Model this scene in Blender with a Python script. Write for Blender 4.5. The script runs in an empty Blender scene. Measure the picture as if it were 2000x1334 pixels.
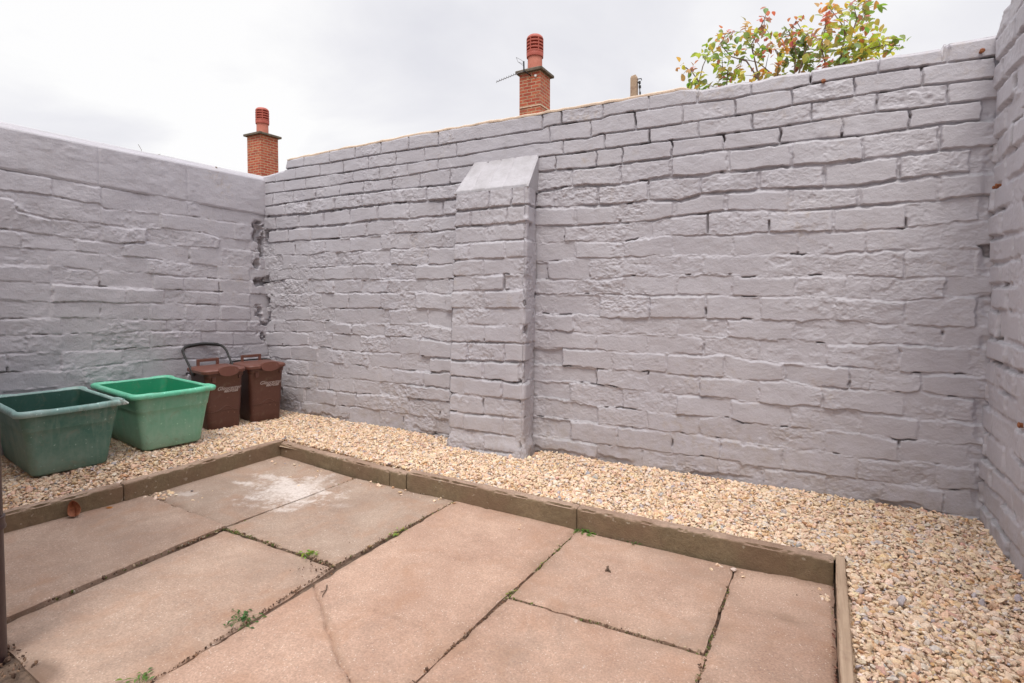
# Painted-brick back yard: gravel beds, concrete slabs, recycling boxes, chimneys beyond the wall.
ZEN = 3.0; SUN_E = 1.7; SUN_ANG = 18; EXPO = 0.0; PIPE_X = -1.884
BEDS = [[[-3642,1781],[-3424,1776],[-2972,1772],[-2719,1776],[-2514,1776],[-2289,1774],[-2050,1772],[-1887,1773],[-1348,1772],[-1320,1783],[-1004,1778],[-962,1788],[-764,1784],[-528,1779],[-357,1772],[-285,1777],[-184,1776],[-127,1774],[-49,1782],[108,1784],[199,1786],[358,1781],[434,1780],[546,1776]],[[-3644,1697],[-3308,1691],[-3070,1692],[-2833,1690],[-2611,1694],[-2390,1691],[-2163,1692],[-1887,1690],[-1414,1701],[-1311,1696],[-1071,1689],[-1003,1699],[-825,1694],[-599,1692],[-363,1692],[-183,1695],[-119,1702],[110,1704],[342,1704],[419,1701],[548,1695]],[[-3646,1615],[-3220,1613],[-2975,1612],[-2755,1619],[-2526,1611],[-2290,1615],[-2050,1624],[-1887,1625],[-1357,1623],[-1220,1619],[-995,1620],[-755,1620],[-519,1615],[-283,1614],[-182,1615],[-32,1621],[189,1626],[314,1618],[426,1618],[550,1619]],[[-3648,1523],[-3350,1527],[-3109,1539],[-2882,1541],[-2667,1539],[-2422,1538],[-2193,1533],[-1888,1530],[-1357,1543],[-1246,1540],[-1028,1532],[-871,1535],[-648,1536],[-455,1542],[-374,1539],[-193,1541],[-24,1541],[139,1533],[303,1542],[410,1545],[551,1542]],[[-3650,1445],[-3431,1440],[-3173,1436],[-2930,1444],[-2668,1446],[-2413,1447],[-2146,1441],[-1942,1440],[-1357,1434],[-1174,1443],[-903,1429],[-670,1441],[-503,1432],[-373,1436],[-192,1436],[-115,1436],[13,1430],[147,1434],[268,1435],[401,1441],[548,1437]],[[-3653,1340],[-3289,1342],[-3027,1340],[-2747,1341],[-2529,1352],[-2273,1339],[-2108,1344],[-1942,1344],[-1357,1346],[-1183,1337],[-902,1328],[-744,1335],[-595,1323],[-502,1345],[-253,1341],[-190,1340],[-106,1338],[8,1332],[130,1325],[264,1339],[426,1341],[545,1343]],[[-3655,1238],[-3409,1246],[-3164,1244],[-2875,1244],[-2660,1246],[-2425,1250],[-2128,1247],[-1961,1253],[-1357,1240],[-1200,1232],[-992,1228],[-728,1227],[-638,1244],[-397,1254],[-233,1246],[-141,1232],[9,1237],[111,1238],[171,1237],[393,1239],[547,1248]],[[-3657,1151],[-3358,1150],[-3179,1136],[-3006,1156],[-2773,1152],[-2531,1156],[-2274,1154],[-2016,1152],[-1338,1151],[-1085,1148],[-868,1135],[-727,1159],[-465,1153],[-382,1142],[-225,1148],[-88,1143],[46,1140],[281,1135],[372,1145],[555,1159]],[[-3631,1048],[-3440,1049],[-3193,1053],[-2913,1051],[-2695,1063],[-2427,1061],[-2226,1044],[-1998,1050],[-1337,1045],[-1155,1057],[-900,1054],[-629,1061],[-463,1052],[-348,1051],[-186,1050],[-94,1046],[40,1045],[187,1048],[374,1049],[563,1060]],[[-3634,952],[-3401,972],[-3058,964],[-2753,965],[-2428,961],[-2036,956],[-1367,949],[-1065,941],[-873,957],[-667,959],[-483,965],[-326,958],[-312,949],[26,949],[148,947],[350,933],[535,942]],[[-3664,858],[-3234,868],[-2939,873],[-2642,873],[-2429,877],[-2130,877],[-1972,862],[-1366,866],[-1015,867],[-826,863],[-598,863],[-379,864],[-325,859],[-311,857],[-85,860],[79,852],[287,845],[415,854],[554,870]],[[-3638,770],[-3173,776],[-2893,765],[-2644,769],[-2378,766],[-2131,776],[-1981,765],[-1366,758],[-1114,758],[-862,741],[-735,753],[-481,750],[-323,748],[-310,754],[-107,746],[44,754],[187,750],[335,742],[528,740]],[[-3598,664],[-3212,678],[-2942,672],[-2779,664],[-2558,666],[-2379,667],[-2132,678],[-1982,656],[-1366,670],[-1034,657],[-843,664],[-699,665],[-562,666],[-392,664],[-322,667],[-308,668],[-113,667],[68,654],[223,665],[356,663],[529,663]],[[-3699,573],[-3304,587],[-3064,593],[-2826,587],[-2453,589],[-2269,592],[-2085,584],[-1982,577],[-1366,566],[-1063,576],[-824,570],[-603,573],[-399,585],[-321,579],[-307,572],[-143,556],[33,562],[156,558],[358,551],[544,553]],[[-3701,474],[-3411,478],[-3216,497],[-2993,481],[-2782,475],[-2539,480],[-2240,488],[-2133,474],[-1992,475],[-1366,472],[-1184,479],[-984,474],[-715,479],[-560,472],[-358,475],[-306,472],[-142,480],[12,462],[115,467],[240,465],[360,472],[558,462]],[[-3704,385],[-3400,384],[-3142,386],[-2876,381],[-2671,381],[-2434,381],[-2134,382],[-1992,392],[-1366,383],[-1032,390],[-777,375],[-509,377],[-357,375],[-304,371],[-132,370],[14,372],[173,372],[316,367],[426,367],[548,365]],[[-3706,276],[-3456,275],[-3045,274],[-2705,287],[-2456,286],[-2192,292],[-1984,290],[-1365,289],[-1194,290],[-1012,275],[-731,277],[-558,278],[-356,287],[-303,271],[-107,271],[16,269],[161,274],[285,269],[428,272],[568,279]],[[-3709,172],[-3458,179],[-3221,181],[-2998,187],[-2740,188],[-2563,200],[-2333,201],[-2040,209],[-1365,179],[-1031,183],[-784,185],[-507,188],[-316,183],[-302,170],[-137,178],[17,182],[163,169],[300,177],[430,185],[570,195]],[[-3711,77],[-3460,82],[-3249,80],[-2975,89],[-2764,97],[-2532,100],[-2233,92],[-2003,98],[-1365,80],[-1152,78],[-933,79],[-641,78],[-408,86],[-314,83],[-300,68],[-128,77],[19,78],[179,83],[335,81],[463,91],[572,102]],[[-3713,-23],[-3462,-19],[-3213,-24],[-3050,-24],[-2789,-20],[-2533,-23],[-2335,-23],[-2004,-9],[-1398,-15],[-1030,-25],[-819,-20],[-614,-28],[-423,-27],[-299,-19],[-56,-18],[166,-16],[370,-10],[557,-5]]]
PERPS = [[-3229,-2972,-2735,-2508,-2274,-2045,-1344,-1229,-996,-756,-521,-286,-49,198,427],[-3540,-3314,-3075,-2850,-2619,-2385,-2155,-1915,-1302,-1063,-825,-592,-356,-121,112,344],[-3443,-3213,-2980,-2754,-2520,-2285,-2050,-1220,-986,-751,-516,-280,-43,195,428],[-3564,-3343,-3112,-2881,-2656,-2417,-2188,-1959,-1260,-1028,-888,-638,-401,-164,75,308],[-3424,-3172,-2924,-2668,-2413,-2131,-1166,-899,-644,-380,-119,150,406],[-3534,-3282,-3033,-2781,-2531,-2272,-2010,-1278,-1018,-752,-502,-248,11,276],[-3405,-3163,-2874,-2637,-2404,-2109,-1147,-902,-627,-391,-119,137,407],[-3331,-3018,-2783,-2509,-2274,-2002,-1209,-984,-728,-469,-203,48,304],[-3472,-3179,-2924,-2684,-2432,-2129,-1146,-884,-629,-355,-87,167,420],[-3535,-3283,-3033,-2763,-2522,-2226,-1309,-1067,-757,-484,-208,38,302],[-3449,-3195,-2938,-2686,-2449,-2140,-1972,-1145,-873,-611,-356,-90,100,195,439],[-3339,-3073,-2806,-2514,-2228,-1990,-1005,-744,-473,-234,58,308],[-3447,-3186,-2941,-2700,-2441,-2131,-1154,-890,-605,-377,-98,181,431],[-3572,-3316,-3051,-2780,-2484,-2259,-2028,-1290,-1024,-752,-479,-237,32,292],[-3485,-3202,-2968,-2702,-2443,-2191,-1216,-936,-654,-382,-131,121,198,372],[-3386,-3116,-2864,-2626,-2346,-2114,-1023,-750,-497,-236,21,315],[-3219,-2960,-2705,-2429,-2163,-1173,-878,-609,-356,-104,160,363],[-3324,-3009,-2763,-2530,-2302,-1012,-748,-499,-231,28,299],[-3261,-2939,-2741,-2532,-2283,-2040,-1167,-905,-624,-401,-133,157,431],[-3296,-3068,-2805,-2533,-2334,-2088,-1010,-774,-597,-408,-212,42,249,452]]
BBEDS = [[[-1810,1436],[-1343,1431]],[[-1811,1335],[-1343,1339]],[[-1820,1246],[-1350,1246]],[[-1829,1148],[-1350,1157]],[[-1829,1057],[-1349,1063]],[[-1834,967],[-1353,975]],[[-1838,883],[-1357,893]],[[-1847,787],[-1360,791]],[[-1848,693],[-1360,704]],[[-1857,597],[-1360,609]],[[-1866,491],[-1356,508]],[[-1858,403],[-1367,395]],[[-1867,299],[-1371,304]],[[-1867,193],[-1374,205]],[[-1868,100],[-1374,103]],[[-1860,-6],[-1371,14]]]
BPERPS = [[-1576,-1434],[-1695,-1461],[-1591],[-1707,-1476],[-1615],[-1687,-1483],[-1607],[-1491],[-1609],[-1723,-1484],[-1617],[-1748,-1495],[-1617],[-1748,-1495],[-1617]]
LBEDS = [[[1217,1510],[1672,1491],[2162,1483],[2660,1456]],[[1214,1398],[1427,1400],[1585,1386],[1652,1391],[1686,1366],[2160,1383],[2395,1377],[2743,1371]],[[1213,1364],[1267,1363],[1276,1304],[1424,1277],[1641,1277],[1792,1268],[1998,1284],[2272,1283],[2393,1259],[2656,1251]],[[1209,1201],[1531,1181],[1753,1169],[1925,1188],[2047,1176],[2391,1183],[2655,1182]],[[1207,1106],[1529,1110],[1751,1094],[1943,1089],[2132,1071],[2738,1054]],[[1205,1016],[1418,1020],[1652,1000],[1871,997],[2130,982],[2387,971],[2736,959]],[[1203,938],[1533,920],[1747,908],[1909,898],[2361,883],[2734,858]],[[1200,843],[1406,822],[1572,825],[1773,811],[2115,805],[2371,789],[2732,762]],[[1198,740],[1529,735],[1743,716],[2037,698],[2731,667]],[[1196,655],[1471,645],[1618,640],[1933,635],[2700,582]],[[1193,566],[1468,542],[1776,533],[2034,531],[2642,491]],[[1191,469],[1435,442],[1737,450],[2032,444],[2640,397]],[[1188,369],[1646,351],[2139,337],[2639,303]]]
LPERPS = [[1434,1669,1930,2173,2422],[1277,1661,2001,2506],[1426,1669,1910,2397],[1535,1777,2184,2410],[1418,1661,1920,2385],[1652,1950,2140,2385],[1418,1786,2011,2385],[1418,1652,1920,2140,2385],[1459,1766,2024,2356],[1302,1606,1921,2247],[1459,1766,2133],[1288,1556,1871,2247]]
LEAFC = [(-0.712,3.333,2.185,'o',2),(-0.68,3.44,2.213,'r',2),(-0.725,3.379,2.16,'o',1),(-0.714,3.461,2.171,'g',2),(-0.681,3.469,2.136,'g',5),(-0.598,3.273,2.077,'y',5),(-0.569,3.255,2.023,'g',4),(-0.572,3.543,2.113,'g',3),(-0.592,3.341,2.228,'y',6),(-0.572,3.332,2.237,'g',3),(-0.57,3.598,2.357,'g',8),(-0.509,3.415,2.308,'g',6),(-0.515,3.543,2.414,'r',4),(-0.465,3.417,2.329,'r',2),(-0.535,3.474,2.391,'o',1),(-0.497,3.303,2.191,'g',6),(-0.549,3.472,2.209,'y',4),(-0.501,3.554,2.222,'g',6),(-0.496,3.433,2.132,'g',8),(-0.468,3.509,2.145,'y',8),(-0.427,3.485,2.156,'o',4),(-0.371,3.272,2.054,'y',6),(-0.458,3.515,2.288,'y',3),(-0.413,3.457,2.29,'g',6),(-0.364,3.355,2.248,'g',8),(-0.331,3.261,2.235,'g',5),(-0.412,3.553,2.409,'o',3),(-0.366,3.415,2.356,'o',4),(-0.337,3.502,2.374,'r',2),(-0.305,3.558,2.403,'g',4),(-0.275,3.5,2.35,'y',3),(-0.315,3.572,2.375,'r',1),(-0.297,3.388,2.38,'r',2),(-0.292,3.53,2.469,'r',2),(-0.281,3.406,2.393,'r',2),(-0.336,3.577,2.252,'y',4),(-0.31,3.558,2.28,'g',5),(-0.257,3.284,2.148,'r',6),(-0.224,3.298,2.171,'o',5),(-0.197,3.326,2.17,'o',3),(-0.212,3.588,2.231,'y',5),(-0.186,3.403,2.272,'g',3),(-0.213,3.469,2.291,'g',2),(-0.169,3.355,2.28,'r',1),(-0.142,3.428,2.332,'r',1),(-0.132,3.385,2.334,'r',2),(-0.149,3.373,2.215,'r',4),(-0.13,3.455,2.274,'y',6),(-0.119,3.454,2.297,'g',4),(-0.099,3.566,2.318,'o',3),(-0.113,3.489,2.22,'d',10),(-0.139,3.575,2.225,'d',8),(-0.174,3.55,2.216,'d',6),(-0.092,3.597,2.236,'d',6),(-0.1,3.485,2.145,'g',6),(-0.057,3.307,2.103,'g',5),(-0.185,3.551,2.159,'g',4),(-0.144,3.588,2.151,'r',3),(-0.222,3.567,2.152,'o',3),(-0.286,3.449,2.091,'o',4),(-0.334,3.5,2.117,'g',3),(-0.235,3.324,2.058,'o',3),(-0.078,3.541,2.141,'g',4),(-0.031,3.451,2.107,'g',3),(0.002,3.35,2.07,'r',3),(-0.054,3.272,2.221,'o',4),(-0.046,3.549,2.299,'o',5),(-0.018,3.596,2.305,'y',5),(-0.005,3.281,2.16,'y',4),(0.016,3.53,2.31,'y',5),(0.037,3.394,2.256,'o',3),(0.004,3.303,2.268,'r',5),(0.035,3.353,2.299,'r',4),(0.008,3.519,2.427,'o',3),(0.042,3.555,2.431,'o',3),(0.076,3.265,2.223,'y',3),(0.106,3.465,2.376,'y',2),(0.12,3.266,2.305,'r',2),(0.161,3.501,2.37,'g',4),(0.175,3.366,2.325,'g',5),(0.211,3.558,2.426,'o',4),(0.181,3.593,2.455,'r',3),(0.209,3.427,2.313,'g',3),(0.177,3.599,2.358,'g',5),(0.166,3.358,2.23,'r',3),(0.086,3.277,2.249,'g',3),(0.113,3.46,2.259,'g',4),(0.123,3.261,2.136,'y',6),(0.156,3.319,2.123,'y',8),(0.199,3.393,2.177,'y',8),(0.245,3.464,2.183,'y',6),(0.094,3.305,2.13,'g',6),(0.084,3.265,2.077,'g',8),(0.135,3.554,2.173,'g',10),(0.179,3.36,2.104,'y',10),(0.244,3.586,2.181,'y',10),(0.285,3.564,2.165,'y',10),(0.299,3.382,2.134,'y',4),(0.331,3.411,2.115,'g',3),(0.309,3.432,2.122,'g',3),(0.068,3.475,2.115,'g',6),(0.105,3.458,2.107,'g',8),(0.147,3.446,2.1,'g',8),(0.045,3.467,2.197,'y',5),(0.024,3.579,2.232,'g',3),(-0.004,3.427,2.161,'o',4),(-0.032,3.401,2.163,'g',4)]
STEMS = [[(-0.283,3.42,2.009),(-0.382,3.42,2.185),(-0.464,3.42,2.227),(-0.522,3.42,2.306),(-0.497,3.42,2.361)],[(-0.651,3.42,2.074),(-0.619,3.42,2.205),(-0.587,3.42,2.273)],[(-0.2,3.42,2.033),(-0.321,3.42,2.166),(-0.407,3.42,2.203)],[(-0.142,3.42,2.023),(-0.133,3.42,2.179),(-0.17,3.42,2.307),(-0.133,3.42,2.349)],[(0.025,3.42,2.029),(-0.016,3.42,2.186),(0.009,3.42,2.303),(0.035,3.42,2.371)],[(0.079,3.42,2.031),(0.118,3.42,2.188),(0.147,3.42,2.301),(0.198,3.42,2.367)],[(0.132,3.42,2.009),(0.192,3.42,2.13),(0.273,3.42,2.136),(0.332,3.42,2.118)],[(-0.32,3.42,2.094),(-0.359,3.42,2.271),(-0.312,3.42,2.358),(-0.283,3.42,2.422)],[(-0.638,3.42,2.113),(-0.686,3.42,2.19),(-0.73,3.42,2.219)],[(-0.12,3.42,2.057),(-0.088,3.42,2.188),(-0.045,3.42,2.254),(-0.034,3.42,2.282)],[(-0.224,3.42,2.076),(-0.214,3.42,2.164),(-0.238,3.42,2.22)],[(0.073,3.42,2.069),(0.096,3.42,2.235),(0.074,3.42,2.294),(0.019,3.42,2.387)],[(-0.487,3.42,2.045),(-0.482,3.42,2.151),(-0.54,3.42,2.203)]]
import bpy, bmesh, math, random
import numpy as np
from mathutils import Vector, Matrix
random.seed(7)
R = math.radians
sc = bpy.context.scene
COL = sc.collection

# ------------------------------------------------------------------ helpers
def tag(o, label=None, cat=None, group=None, kind=None):
    if label: o['label'] = label
    if cat: o['category'] = cat
    if group: o['group'] = group
    if kind: o['kind'] = kind
    return o

def link(name, me, mat=None, parent=None):
    o = bpy.data.objects.new(name, me); COL.objects.link(o)
    if mat is not None: me.materials.append(mat)
    if parent is not None: o.parent = parent
    return o

def empty(name, loc=(0, 0, 0), rz=0.0):
    o = bpy.data.objects.new(name, None); COL.objects.link(o)
    o.location = loc; o.rotation_euler = (0, 0, rz); o.empty_display_size = .1
    return o

def np_mesh(name, V, polys, mat=None, parent=None, smooth=True, attrs=None):
    """V: (n,3); polys: list of (m,k) int arrays"""
    me = bpy.data.meshes.new(name)
    V = np.asarray(V, dtype=np.float32)
    me.vertices.add(len(V)); me.vertices.foreach_set('co', V.ravel())
    polys = [np.asarray(p, dtype=np.int32) for p in polys if len(p)]
    tot = np.concatenate([np.full(len(p), p.shape[1], np.int32) for p in polys])
    li = np.concatenate([p.ravel() for p in polys])
    me.loops.add(len(li)); me.loops.foreach_set('vertex_index', li)
    me.polygons.add(len(tot))
    st = np.concatenate([[0], np.cumsum(tot)[:-1]]).astype(np.int32)
    me.polygons.foreach_set('loop_start', st)
    me.polygons.foreach_set('use_smooth', np.full(len(tot), smooth))
    me.update(calc_edges=True)
    if attrs:
        for k, (typ, arr) in attrs.items():
            a = me.attributes.new(k, typ, 'POINT')
            a.data.foreach_set('color' if typ == 'FLOAT_COLOR' else 'value', np.asarray(arr, np.float32).ravel())
    return link(name, me, mat, parent)

class MB:
    """collects pieces into one mesh"""
    def __init__(s): s.v = []; s.f = []
    def add(s, vs, fs):
        b = len(s.v); s.v += [tuple(v) for v in vs]; s.f += [tuple(i + b for i in f) for f in fs]
    def box(s, x0, x1, y0, y1, z0, z1):
        s.add([(x0,y0,z0),(x1,y0,z0),(x1,y1,z0),(x0,y1,z0),(x0,y0,z1),(x1,y0,z1),(x1,y1,z1),(x0,y1,z1)],
              [(0,3,2,1),(4,5,6,7),(0,1,5,4),(1,2,6,5),(2,3,7,6),(3,0,4,7)])
    def tube(s, pts, rad, n=8, cap=True):
        pts = [Vector(p) for p in pts]
        rads = rad if isinstance(rad, (list, tuple)) else [rad] * len(pts)
        vs = []; fs = []
        up = None
        for i, p in enumerate(pts):
            t = (pts[min(i+1, len(pts)-1)] - pts[max(i-1, 0)]).normalized()
            if up is None:
                a = Vector((0,0,1)) if abs(t.z) < .9 else Vector((1,0,0))
                up = (a - t*a.dot(t)).normalized()
            else:
                up = (up - t*up.dot(t)).normalized()
            sd = t.cross(up)
            for k in range(n):
                a = 2*math.pi*k/n
                vs.append(p + (up*math.cos(a) + sd*math.sin(a))*rads[i])
        for i in range(len(pts)-1):
            for k in range(n):
                fs.append((i*n+k, i*n+(k+1) % n, (i+1)*n+(k+1) % n, (i+1)*n+k))
        if cap:
            fs.append(tuple(range(n-1, -1, -1))); fs.append(tuple((len(pts)-1)*n+k for k in range(n)))
        s.add(vs, fs)
    def lathe(s, prof, cx=0, cy=0, n=32):
        vs = []; fs = []
        for r, z in prof:
            for k in range(n):
                a = 2*math.pi*k/n
                vs.append((cx+r*math.cos(a), cy+r*math.sin(a), z))
        for i in range(len(prof)-1):
            for k in range(n):
                fs.append((i*n+k, i*n+(k+1) % n, (i+1)*n+(k+1) % n, (i+1)*n+k))
        fs.append(tuple(range(n-1, -1, -1))); fs.append(tuple((len(prof)-1)*n+k for k in range(n)))
        s.add(vs, fs)
    def rings(s, rings, cap0=True, cap1=True):
        n = len(rings[0]); vs = [p for r in rings for p in r]; fs = []
        for i in range(len(rings)-1):
            for k in range(n):
                fs.append((i*n+k, i*n+(k+1) % n, (i+1)*n+(k+1) % n, (i+1)*n+k))
        if cap0: fs.append(tuple(range(n-1, -1, -1)))
        if cap1: fs.append(tuple((len(rings)-1)*n+k for k in range(n)))
        s.add(vs, fs)
    def build(s, name, mat, parent=None, smooth=False, bevel=0, angle=35):
        me = bpy.data.meshes.new(name); me.from_pydata(s.v, [], s.f); me.update()
        if bevel:
            bm = bmesh.new(); bm.from_mesh(me)
            ed = [e for e in bm.edges if len(e.link_faces) == 2 and e.calc_face_angle(0) > R(40)]
            bmesh.ops.bevel(bm, geom=ed, offset=bevel, segments=2, affect='EDGES', profile=.6)
            bm.to_mesh(me); bm.free()
        o = link(name, me, mat, parent)
        if smooth:
            me.polygons.foreach_set('use_smooth', [True]*len(me.polygons))
            me.set_sharp_from_angle(angle=R(angle))
        return o

_tab = {}
def vn(x, y, s, seed):
    if seed not in _tab: _tab[seed] = np.random.RandomState(seed).rand(256, 256).astype(np.float32)
    T = _tab[seed]
    u = np.asarray(x)/s + 513.3 + seed*1.7; v = np.asarray(y)/s + 731.9 + seed*2.3
    i = np.floor(u).astype(int); j = np.floor(v).astype(int)
    f = u-i; g = v-j
    f = f*f*(3-2*f); g = g*g*(3-2*g)
    i0 = i % 256; i1 = (i+1) % 256; j0 = j % 256; j1 = (j+1) % 256
    return ((T[i0, j0]*(1-f)+T[i1, j0]*f)*(1-g) + (T[i0, j1]*(1-f)+T[i1, j1]*f)*g)*2-1
def fbm(x, y, s, seed, o=4, gain=.5):
    t = 0; a = 1.0; n = 0
    for k in range(o):
        t = t + a*vn(x, y, s/2**k, seed+k*11); n += a; a *= gain
    return t/n
def sst(a, b, x):
    t = np.clip((x-a)/(b-a), 0, 1); return t*t*(3-2*t)

# ------------------------------------------------------------------ materials
def mat(name, rough=.7):
    m = bpy.data.materials.new(name); m.use_nodes = True
    nt = m.node_tree; nt.nodes.clear()
    out = nt.nodes.new('ShaderNodeOutputMaterial'); b = nt.nodes.new('ShaderNodeBsdfPrincipled')
    nt.links.new(b.outputs[0], out.inputs[0]); b.inputs['Roughness'].default_value = rough
    return m, nt, b
def N(nt, t, **kw):
    n = nt.nodes.new('ShaderNode'+t)
    for k, v in kw.items():
        if k in n.inputs: n.inputs[k].default_value = v
        else: setattr(n, k, v)
    return n
def L(nt, a, b): nt.links.new(a, b)
def coord(nt, kind='Object'):
    if kind == 'World': return N(nt, 'NewGeometry').outputs['Position']
    return N(nt, 'TexCoord').outputs[kind]
def noise(nt, co, scale, detail=4, rough=.55, dist=0):
    n = N(nt, 'TexNoise'); n.inputs['Scale'].default_value = scale; n.inputs['Detail'].default_value = detail
    n.inputs['Roughness'].default_value = rough; n.inputs['Distortion'].default_value = dist
    L(nt, co, n.inputs['Vector']); return n.outputs['Fac']
def ramp(nt, fac, *stops):
    r = N(nt, 'ValToRGB'); e = r.color_ramp.elements
    while len(e) < len(stops): e.new(.5)
    for el, (p, c) in zip(e, stops):
        el.position = p; el.color = (c, c, c, 1) if not isinstance(c, (tuple, list)) else (*c, 1)
    L(nt, fac, r.inputs[0]); return r.outputs[0]
def mix(nt, fac, a, b, mode='MIX'):
    m = N(nt, 'Mix', data_type='RGBA', blend_type=mode)
    for s, v in ((0, fac), (6, a), (7, b)):
        if hasattr(v, 'is_output'): L(nt, v, m.inputs[s])
        else: m.inputs[s].default_value = (*v, 1) if isinstance(v, (tuple, list)) else v
    return m.outputs[2]
def math_(nt, op, a, b=0.0):
    m = N(nt, 'Math', operation=op)
    for s, v in ((0, a), (1, b)):
        if hasattr(v, 'is_output'): L(nt, v, m.inputs[s])
        else: m.inputs[s].default_value = v
    return m.outputs[0]
def bump(nt, b, h, dist=.002, strength=1.0):
    n = N(nt, 'Bump'); n.inputs['Distance'].default_value = dist; n.inputs['Strength'].default_value = strength
    L(nt, h, n.inputs['Height']); L(nt, n.outputs[0], b.inputs['Normal'])

def m_paint():
    m, nt, b = mat('grey_masonry_paint', .62)
    co = coord(nt, 'World')
    c = mix(nt, ramp(nt, noise(nt, co, 1.6, 5), (.35, 0), (.65, 1)), PAINT_A, PAINT_B)
    c = mix(nt, math_(nt, 'MULTIPLY', ramp(nt, noise(nt, co, 9, 5, .65), (.5, 0), (.75, 1)), .35), c, PAINT_C)
    # worn, sandy patches where the paint is thin
    w = math_(nt, 'MULTIPLY', ramp(nt, noise(nt, co, 2.3, 3), (.58, 0), (.68, 1)), ramp(nt, noise(nt, co, 28, 5, .7), (.5, 0), (.66, 1)))
    c = mix(nt, math_(nt, 'MULTIPLY', w, .45), c, (.40, .32, .25))
    # splashed soil along the foot of the wall
    sx = N(nt, 'SeparateXYZ'); L(nt, co, sx.inputs[0])
    f = N(nt, 'MapRange'); L(nt, sx.outputs[2], f.inputs[0]); f.inputs[1].default_value = .34; f.inputs[2].default_value = .0; f.inputs[3].default_value = 0; f.inputs[4].default_value = 1
    f2 = math_(nt, 'MULTIPLY', f.outputs[0], ramp(nt, noise(nt, co, 14, 5, .7), (.4, 0), (.7, 1)))
    c = mix(nt, math_(nt, 'MULTIPLY', f2, .55), c, (.30, .24, .19))
    ms = N(nt, 'Mapping'); ms.inputs['Scale'].default_value = (9, 9, .8); L(nt, co, ms.inputs[0])
    c = mix(nt, math_(nt, 'MULTIPLY', ramp(nt, noise(nt, ms.outputs[0], 1.3, 5, .65), (.56, 0), (.78, 1)), .22), c, (.33, .30, .29))
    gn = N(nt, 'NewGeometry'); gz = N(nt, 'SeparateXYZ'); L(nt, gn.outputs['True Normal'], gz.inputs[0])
    top_dim = math_(nt, 'MULTIPLY', ramp(nt, gz.outputs[2], (.55, 0), (.95, 1)), ramp(nt, noise(nt, co, 12, 5, .65), (.25, .55), (.6, 1)))  # upward faces darkened in the colour to hold down their sunlit brightness
    c = mix(nt, math_(nt, 'MULTIPLY', top_dim, .6), c, (.24, .235, .23))
    at = N(nt, 'Attribute'); at.attribute_name = 'bare'
    c = mix(nt, at.outputs['Fac'], c, (.085, .06, .052))
    L(nt, c, b.inputs['Base Color'])
    h = math_(nt, 'ADD', math_(nt, 'MULTIPLY', noise(nt, co, 90, 5, .65), 1.0), math_(nt, 'MULTIPLY', noise(nt, co, 330, 2), .35))
    bump(nt, b, h, .004, .6)
    return m
PAINT_A = (.452, .430, .468); PAINT_B = (.502, .480, .514); PAINT_C = (.418, .394, .414)
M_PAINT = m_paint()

def m_simple(name, col, col2=None, scale=8, rough=.7, bscale=0, bdist=.002, kind='Object', lo=.4, hi=.65):
    m, nt, b = mat(name, rough); co = coord(nt, kind)
    if col2: L(nt, mix(nt, ramp(nt, noise(nt, co, scale, 5, .6), (lo, 0), (hi, 1)), col, col2), b.inputs['Base Color'])
    else: b.inputs['Base Color'].default_value = (*col, 1)
    if bscale: bump(nt, b, noise(nt, co, bscale, 4, .6), bdist, .7)
    return m
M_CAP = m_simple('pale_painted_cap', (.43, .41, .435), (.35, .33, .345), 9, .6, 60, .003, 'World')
M_MORTAR = m_simple('bare_mortar', (.70, .55, .43), (.58, .44, .33), 14, .9, 90, .004, 'World')
M_SOIL = m_simple('dark_soil', (.085, .055, .038), (.16, .105, .072), 40, .95, 120, .006, 'World')
M_RUST = m_simple('rusty_metal', (.20, .06, .025), (.33, .13, .05), 150, .8)
M_BLACK = m_simple('black_plastic', (.010, .009, .009), (.020, .018, .018), 20, .6)
M_PIPE = m_simple('dark_pipe_paint', (.035, .018, .020), (.05, .028, .028), 9, .35, 60, .001)
M_WIRE = m_simple('grey_wire', (.16, .15, .16), None, 1, .5)
M_BRICKBLOCK = m_simple('house_render', (.38, .35, .34), (.33, .30, .29), 4, .8, 60, .003, 'World')
M_GROUND = m_simple('earth', (.12, .085, .06), (.2, .16, .10), 3, .95, 30, .01, 'World')

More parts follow.
